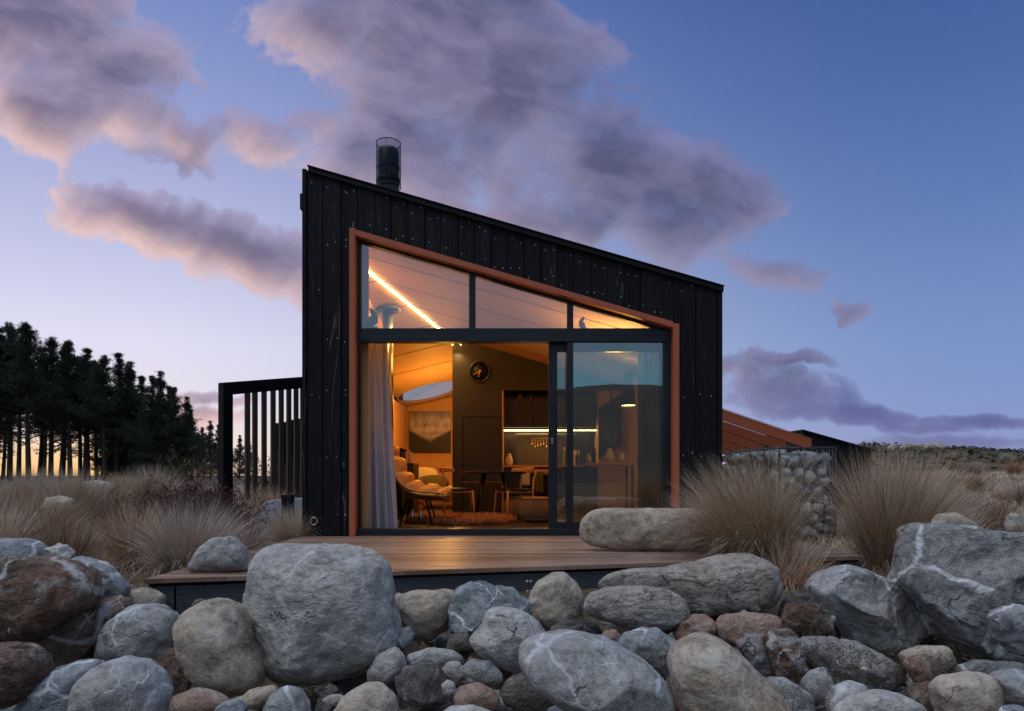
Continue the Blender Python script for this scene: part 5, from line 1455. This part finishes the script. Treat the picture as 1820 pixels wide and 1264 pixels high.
def put_t(me, x, y, z, s_, rz_, label, grp, name='tussock', cat='tussock'):
    o = link(name, me, None, (x, y, z)); o.scale = (s_, s_, s_); o.rotation_euler = (0, 0, rz_)
    return tag(o, label, cat, grp)
GR = 'golden grass tussocks beside the deck'
def at(u, Y): return (u-CU)/F*Y
# the two big ones on the right
me = tussock_mesh(1, 6000, 1.08, .14, .85, (-.50, -.12), .0021, 1.4, (.50,.26,.12,.12))
put_t(me, at(1352, 6.15), 6.15, -.12, 1, 0, 'big golden tussock sweeping over the right end of the deck and the long boulder', GR)
me = tussock_mesh(2, 6000, 1.16, .14, .68, (.16, -.1), .0021, 1.05, (.48,.26,.14,.12))
put_t(me, at(1580, 6.4), 6.4, -.18, 1, 0, 'tall upright golden tussock between the gabion and the huge slate boulder', GR)
me = tussock_mesh(3, 1500, .62, .12, 1.2, (-.35, -.1), .0022)
put_t(me, at(1262, 7.6), 7.6, -.05, 1, 0, 'small leaning tussock at the low corner of the cabin', GR)
me = tussock_mesh(4, 1300, .5, .12, 1.3, (.35, -.3), .0022, 1.4, (.2,.3,.4,.1))
put_t(me, at(1400, 5.6), 5.6, -.22, 1, 0, 'short drooping tussock under the right edge of the deck', GR)
# near ones on the left
big = [tussock_mesh(10+i, 3400, .74, .12, .98, l, .0023, 1.6, mx) for i, (l, mx) in enumerate((((.28,-.1),(.45,.05,.08,.42)), ((-.25,0),(.15,.3,.35,.2)), ((.12,-.2),(.06,.24,.42,.28)), ((-.05,.05),(.5,.12,.08,.3))))]
tall = tussock_mesh(25, 2600, .92, .12, .62, (.05,0), .0032, .55, (.5,.1,.05,.35))
tallr = tussock_mesh(26, 2200, .72, .12, .75, (-.1,0), .0032, .6, (.1,.3,.45,.15))
dark = tussock_mesh(20, 1400, .62, .10, .75, (.1,0), .0024, .5, (.05,.25,.6,.1))
GL = 'grass tussocks in the left field'
near = [ # u, Y, z, mesh, scale, rot, label
 (330, 5.75, -.17, big[0], .98, .3, 'wide pale tussock directly behind the domed boulder on the deck corner'),
 (245, 6.3, -.17, big[1], .90, 2.0, 'pale tussock bent to the left behind the slanting blue grey boulder'),
 (420, 6.6, -.17, big[2], .72, 4.0, 'low drooping tussock left of the pale rounded panel'),
 (520, 8.0, -.12, big[3], .68, 1.0, 'upright tussock growing around the short black post'),
 (478, 9.5, -.12, big[1], .95, 5.2, 'tussock at the foot of the tall slatted screen'),
 (60, 6.5, -.16, big[2], 1.02, .5, 'dense tussock behind the smooth blue grey boulder'),
 (-10, 6.0, -.16, big[3], .95, .9, 'tussock cut by the left edge of the picture'),
 (112, 5.7, -.20, dark, .95, 0, 'dark reddish brown tussock above the jagged pale rock'),
 (75, 5.5, -.20, dark, .72, 2, 'small dark brown tussock left of the jagged pale rock'),
 (165, 5.3, -.22, dark, .55, 4, 'short brown tussock behind the slanting blue grey boulder'),
 (128, 9.6, -.10, tall, 1.0, 1.0, 'tall spiky tussock standing up against the pine trunks'),
 (205, 8.4, -.12, tallr, .85, 2.6, 'pale rounded tussock in the middle of the left field'),
 (412, 8.8, -.12, big[0], .7, 5.1, 'tussock right of the dark red shrub'),
 (268, 12.0, -.02, tall, 1.0, 4.4, 'pale feathery tussock on the skyline below the pines'),
 (60, 10.6, -.05, tall, .95, 2.2, 'narrow pale tussock rising left of the tall spiky one'),
 (195, 11.2, -.04, tallr, 1.0, 1.2, 'rusty tussock on the skyline right of the smooth pale stone'),
 (5, 9.0, -.1, tallr, .95, 5.2, 'rusty upright tussock at the left edge of the field'),
 (455, 12.5, -.05, big[2], .8, .4, 'tussock seen through the gaps of the slatted screen'),
]
for u, Y, z, me, s_, r_, lb in near: put_t(me, at(u, Y), Y, z, s_, r_, lb, GL)
ordn = ['first','second','third','fourth','fifth','sixth','seventh','eighth','ninth','tenth','eleventh','twelfth','thirteenth','fourteenth','fifteenth','sixteenth','seventeenth','eighteenth','nineteenth','twentieth',
 'twenty-first','twenty-second','twenty-third','twenty-fourth','twenty-fifth','twenty-sixth','twenty-seventh','twenty-eighth','twenty-ninth','thirtieth']
mid = [tussock_mesh(30+i, 1300, .74, .10, .85, ((.25,0),(-.25,0),(.05,0))[i], .0045, 1.45, ((.5,.05,.05,.4),(.08,.3,.52,.1),(.2,.2,.2,.4))[i]) for i in range(3)]
rs = random.Random(8)
L_ = []
for i in range(20):
    Y = 9.0+i*1.1+rs.uniform(-.3,.3); u = rs.uniform(-60, 520)
    if 440 < u and Y > 13: u = rs.uniform(-40, 400)
    L_.append((u, Y))
for k_, (u, Y) in enumerate(sorted(L_)):
    x = at(u, Y); put_t(mid[k_ % 3], x, Y, gz(x, Y)-.03, rs.uniform(.7, 1.0), rs.uniform(0, 6.28), 'distant pale tussock in the left field, %s counting from the left edge' % ordn[k_], 'distant tussocks in the left field')
L_ = [(1500,8.6),(1640,8.2),(1700,7.6),(1775,9.0),(1850,8.4)]
for i in range(24):
    Y = 9.5+i*1.1+rs.uniform(-.4,.4); u = rs.uniform(1500, 1900)
    if Y < 17.5 and u < 1600: u += 130
    L_.append((u, Y))
for k_, (u, Y) in enumerate(sorted(L_)):
    x = at(u, Y); put_t(mid[k_ % 3], x, Y, gz(x, Y)-.03, rs.uniform(.55, .85), rs.uniform(0, 6.28), 'distant tawny tussock in the right field, %s counting from the gabion' % ordn[k_], 'distant tussocks in the right field')

# ground cover: short dry grass in one mass
rng = np.random.default_rng(77)
VV = []; QQ = []; MM = []; off = 0
def cover(n, fx_, fy_, h, w_, cl):
    global off
    for i in range(n):
        y = fy_(); x = fx_(y)
        if -2.7 < x < 2.6 and y > 4.4 and y < 17: continue
        if dl.x-.2 < x < 3.3 and 4.2 < y < 8: continue
        if 2.4 < x < 7 and 10.6 < y < 17.2: continue
        z = gz(x, y)-.02
        hs = h*(1+.8*noise.noise(Vector((x*.3, y*.3, 5))))*(1+y*.012)
        V, Q, bi = blades(rng, cl, .10+.006*y, hs, 1.1, (.12,0), w_*(1+y*.09), 3, 1.0)
        VV.append(V+np.array([x, y, z])); QQ.append(Q+off); off += len(V)
        MM.append(np.repeat(rng.choice(4, cl, p=(.3,.3,.2,.2)), 3)[:len(Q)])
rr_ = lambda a, b: (lambda: a+(b-a)*rng.uniform()**1.3)
cover(900, lambda y: at(rng.uniform(-80, 560), y), rr_(8.5, 34), .15, .0022, 16)
cover(2600, lambda y: at(rng.uniform(1440, 1900), y), rr_(6.5, 31), .22, .0022, 16)
cover(500, lambda y: at(rng.uniform(1380, 1900), y), rr_(4.6, 8), .2, .0018, 16)
cover(900, lambda y: at(rng.uniform(-60, 1880), y), rr_(2.9, 4.3), .14, .0012, 8)
cover(260, lambda y: at(rng.uniform(-80, 460), y), rr_(4.8, 8.0), .12, .0016, 14)
g_me = np_mesh('grass', np.vstack(VV), np.vstack(QQ), [M['straw'], M['tan'], M['rust'], M['greyb']], np.concatenate(MM))
tag(link('grass', g_me), kind='stuff')
# leafy green-brown low growth on the far bank
VV = []; off = 0; n = 16000
x = rng.uniform(10, 42, n); y = rng.uniform(29, 52, n)
m, t, out = newmat('bank_growth')
principled(t, out, t.mix(t.noise(t.new('ShaderNodeTexCoord').outputs['Object'], .5, 4), (.04,.05,.025), (.13,.105,.055)), .9); M['bank'] = m
zz = np.array([gz(float(a), float(b)) for a, b in zip(x, y)])
c0 = np.stack([x, y, zz], 1)
V = np.zeros((n, 3, 3)); sz = rng.uniform(.10, .30, n)
keep = np.array([noise.noise(Vector((float(a)*.35, float(b)*.35, 9))) for a, b in zip(x, y)]) > -.12
for k_ in range(3):
    V[:, k_] = c0 + np.stack([rng.normal(0, .5, n)*sz, rng.normal(0, .5, n)*sz, rng.uniform(-.1, 1, n)*sz], 1)
V = V[keep]
tag(link('undergrowth', np_mesh('undergrowth', V.reshape(-1,3), np.arange(len(V)*3).reshape(-1,3), [M['bank']])), kind='stuff')
# rocks on the crest of the bank
rs = random.Random(12)
for k_, u in enumerate((1588, 1612, 1634, 1652, 1668)):
    Y = 40+k_*.4; w_ = rs.uniform(9, 14); v = 796-k_*.6
    me, c, D = rockmesh('outcrop_rock', [(u-w_, v+6), (u-w_*.6, v-5), (u, v-9+rs.uniform(0,3)), (u+w_*.7, v-4), (u+w_, v+6), (u, v+14)], Y, RM['tan'], 700+k_, .9, 3, .9, .12)
    tag(link('outcrop_rock', me, None, c), 'pale rock on the crest of the far bank, %s from the low outbuilding' % ordn[k_], 'rock', 'rocks on the crest of the far bank')

# twiggy shrubs
def shrub_mesh(name, seed, n, h, spread, w_, mat, leaves=0, up=.6):
    rs_ = random.Random(seed); mb = MB()
    def br(p_, d_, l_, w__, lv):
        pts = [p_]; q_ = p_; dd = d_
        for i in range(3):
            dd = (dd+Vector((rs_.gauss(0,.22), rs_.gauss(0,.22), rs_.gauss(.03,.15)))).normalized(); q_ = q_+dd*l_/3; pts.append(q_)
        mb.tube(pts, [w__, w__*.8, w__*.6, w__*.35], 3, 0, False)
        if lv > 0:
            for k_ in range(rs_.choice((2,3,3))):
                b_ = pts[rs_.choice((1,2,3))]; br(b_, (dd+Vector((rs_.gauss(0,.6), rs_.gauss(0,.6), rs_.gauss(.1,.4)))).normalized(), l_*rs_.uniform(.55,.8), w__*.6, lv-1)
        elif leaves and rs_.random() < leaves:
            for k_ in range(3):
                b_ = pts[k_+1]; s_ = Vector((rs_.uniform(-1,1), rs_.uniform(-1,1), rs_.uniform(-1,1)))*.018*h; n_ = s_.cross(Vector((rs_.random(),1,.3))).normalized()*.010*h
                mb.add([b_, b_+s_+n_, b_+s_*2, b_+s_-n_], [(0,1,2,3)])
    for i in range(n):
        a = rs_.uniform(0, 6.28); t_ = rs_.uniform(0, spread)
        br(Vector((.06*math.cos(a), .06*math.sin(a), 0)), Vector((math.sin(t_)*math.cos(a), math.sin(t_)*math.sin(a), up)).normalized(), h*.42, w_, 3)
    return mb.build(name, mat, loc=(0,0,0))
def shrub(name, seed, u, Y, n, h, spread, w_, mat, label, leaves=0, up=.6, z=None, cat='shrub'):
    o = shrub_mesh(name, seed, n, h, spread, w_, mat, leaves, up); x = at(u, Y); o.location = (x, Y, gz(x, Y)-.03 if z is None else z)
    return tag(o, label, cat)
shrub('shrub', 1, 338, 7.5, 190, .95, 1.3, .009, M['twig'], 'rounded dark red shrub in the middle of the left field', 1.0)
shrub('shrub', 2, 385, 7.4, 80, .6, 1.3, .007, M['twig'], 'smaller dark red shrub touching the right side of the rounded one', 1.0)
shrub('bare_shrub', 3, 470, 14.2, 18, 1.7, .7, .011, M['twig'], 'bare reddish twiggy bush behind the slatted screen', .4)
shrub('bare_shrub', 4, 508, 13.6, 14, 1.5, .7, .011, M['twig'], 'second bare bush behind the screen, nearer the cabin wall', .4)
shrub('bare_shrub', 5, 330, 19, 16, 1.9, .8, .012, M['twigb'], 'bare brown bush at the right foot of the pine stand', .2)
shrub('bare_shrub', 6, 375, 22, 12, 1.8, .8, .012, M['twigb'], 'bare bush between the pine stand and the slatted screen', .2)
shrub('shrub', 7, 1762, 10.5, 34, .55, 1.2, .006, M['twig'], 'dark brown shrub in the field behind the huge slate boulder', 1.0)
for i, (u, v, Y, h, lb) in enumerate(((1476, 1215, 3.62, .30, 'dry brown weed growing between the angular slabs'), (1600, 1215, 3.55, .2, 'dry weed beside the terracotta coloured stone'), (1420, 1264, 3.05, .2, 'thin dry weed at the bottom edge beside the beige pink boulder'), (300, 1250, 3.25, .16, 'dry weed under the small rough brown rock'), (1690, 1200, 3.7, .2, 'dead grass stems below the huge slate boulder'))):
    p_ = P(u, v, Y); o = shrub_mesh('dried_weed', 20+i, 11 if i in (0,1) else 6, h, .7, .0016, M['twigb'], .8); o.location = p_; tag(o, lb, 'weed')

# ---------------------------------------------------------------- pines
def pine(seed, H=10.0, bare=.35, wid=2.0):
    rng = np.random.default_rng(seed); rs_ = random.Random(seed)
    mb = MB(); bend = (rs_.uniform(-.25,.25), rs_.uniform(-.2,.2))
    cen = lambda z: Vector((bend[0]*math.sin(z/H*2.4), bend[1]*math.sin(z/H*2), z))
    N = 12
    mb.tube([cen(H*i/N) for i in range(N+1)], [.17*(1-i/N)**.8+.012 for i in range(N+1)], 8)
    cs, ds, ss = [], [], []
    nb = int(150*(1-bare)+40)
    for i in range(nb):
        f = rs_.random()**.9; a_0 = rs_.uniform(0, 6.283); z = H*(bare+(1-bare)*f)
        if i < 14: z = H*rs_.uniform(bare*.5, bare); f = 0
        prof = wid*(1-f)**.95*1.15*(.85+.95*noise.noise(Vector((seed*3.1, z*.9, a_0*.6))))*rs_.uniform(.35,1.25)+.10
        if i < 14: prof *= .55
        a = a_0; up = .1+.95*f+rs_.uniform(-.15,.2)
        d_ = Vector((math.cos(a), math.sin(a), up)).normalized()
        pts = [cen(z)]; q_ = pts[0]; dd = d_.copy()
        for k_ in range(4):
            dd = (dd+Vector((rs_.gauss(0,.1), rs_.gauss(0,.1), .10))).normalized(); q_ = q_+dd*prof/4; pts.append(q_)
        mb.tube(pts, [.035*(1-f)+.012, .03*(1-f)+.01, .02*(1-f)+.008, .01, .005], 4, 0, False)
        nt = int(7+prof*14)
        if i < 14: nt = 4
        for k_ in range(nt):
            s_ = rs_.uniform(.25, 1.0)**.8; b_ = pts[min(3, int(s_*4))].lerp(pts[min(4, int(s_*4)+1)], s_*4-int(s_*4))
            sd = Vector((rs_.gauss(0,.5), rs_.gauss(0,.5), rs_.uniform(0,.45)))*(.20+.26*prof*(1-s_*.5))
            cs.append(b_+sd); ds.append((sd.normalized()+dd+Vector((0,0,.5))).normalized()); ss.append(rs_.uniform(.8,1.2))
    for k_ in range(14): cs.append(cen(H*(1.02-.010*k_))+Vector((rs_.gauss(0,.012*k_),rs_.gauss(0,.012*k_),0))); ds.append(Vector((0,0,1))); ss.append(.6)
    cs = np.array(cs); ds = np.array(ds); ss = np.array(ss); K = 15
    n = len(cs)*K; c_ = np.repeat(cs, K, 0); d_ = np.repeat(ds, K, 0); s_ = np.repeat(ss, K)
    r_ = rng.normal(0, 1, (n, 3)); r_ /= np.linalg.norm(r_, axis=1)[:, None]
    dir_ = d_*1.1+r_*.7; dir_ /= np.linalg.norm(dir_, axis=1)[:, None]
    st_ = c_+rng.normal(0, .05, (n, 3)); ln = (rng.uniform(.08, .17, n)*s_)[:, None]
    sd = np.cross(dir_, rng.normal(0, 1, (n, 3))); sd /= np.linalg.norm(sd, axis=1)[:, None]; sd *= .013
    V = np.stack([st_-sd, st_+sd, st_+dir_*ln], 1)
    return mb, V.reshape(-1, 3)
protos = []
def make_tree(seed, H, bare, wid, name='pine_tree'):
    root = thing(name, 'x', 'tree', (0,0,0)); mb, V = pine(seed, H, bare, wid)
    tr = mb.build('trunk', M['bark'], root)
    cr = link('crown', np_mesh('crown', V, np.arange(len(V)).reshape(-1,3), [M['needle']]), root)
    return root
used = set()
def place_tree(pr, u, vtop, Y, label, grp, H):
    x = at(u, Y); zg = .15
    if pr not in used: r_ = pr; used.add(pr)
    else:
        r_ = pr.copy(); COL.objects.link(r_)
        for c_ in pr.children:
            q_ = c_.copy(); COL.objects.link(q_); q_.parent = r_
    s_ = (ZC+(HV-vtop)/F*Y-zg)/H
    r_.location = (x, Y, zg); r_.scale = (s_, s_, s_); r_.rotation_euler = (0, 0, rs.uniform(0, 6.28))
    r_['label'] = label; r_['group'] = grp
H = 10.0
PR = [make_tree(101, H, .43, 2.3), make_tree(102, H, .38, 2.6), make_tree(103, H, .36, 2.2), make_tree(104, H, .06, 2.8), make_tree(105, H, .04, 2.5), make_tree(106, H, .08, 3.0)]
tl = [(-58,592,60,0),(-28,600,64,1),(-8,588,58,2),(17,580,60,1),(33,612,70,0),(51,580,58,0),(70,622,66,2),(90,604,62,1),(108,628,72,2),(125,610,60,0),(143,640,66,1),(157,624,62,2),(172,645,70,0),(187,636,60,1),(206,632,62,2),
 (222,655,70,3),(234,647,64,4),(250,672,66,5),(266,672,60,3),(284,664,62,4),(300,690,66,5),(314,692,64,3),(330,708,62,4),(341,730,66,5)]
for k_, (u, v, Y, pi2) in enumerate(sorted(tl)):
    place_tree(PR[pi2], u, v, Y, 'tall dark pine in the dense stand, %s tree counting from the left end' % ordn[k_], 'dense stand of tall pines', H)
fl = [(-40,640,78,3),(5,655,80,2),(78,660,80,1),(112,665,76,2),(150,672,80,0),(182,690,78,3),(210,700,74,4),(240,712,76,5),(270,722,72,3),(225,745,68,5),(255,752,66,3),(285,740,68,4),(305,750,66,5),(325,765,64,3),(200,770,66,4)]
for k_, (u, v, Y, pi2) in enumerate(sorted(fl)):
    place_tree(PR[pi2], u, v, Y, 'lower pine in the dark inside of the stand, %s from its left end' % ordn[k_], 'inner pines of the dense stand', H)
sm = [(362,762,95,3),(374,750,90,4),(388,757,92,5),(402,772,100,3),(425,775,100,4),(443,780,105,5),(352,772,92,5)]
for k_, (u, v, Y, pi2) in enumerate(sorted(sm)):
    place_tree(PR[pi2], u, v, Y, 'small far pine between the stand and the screen, %s from the stand' % ordn[k_], 'far pines beyond the screen', H)
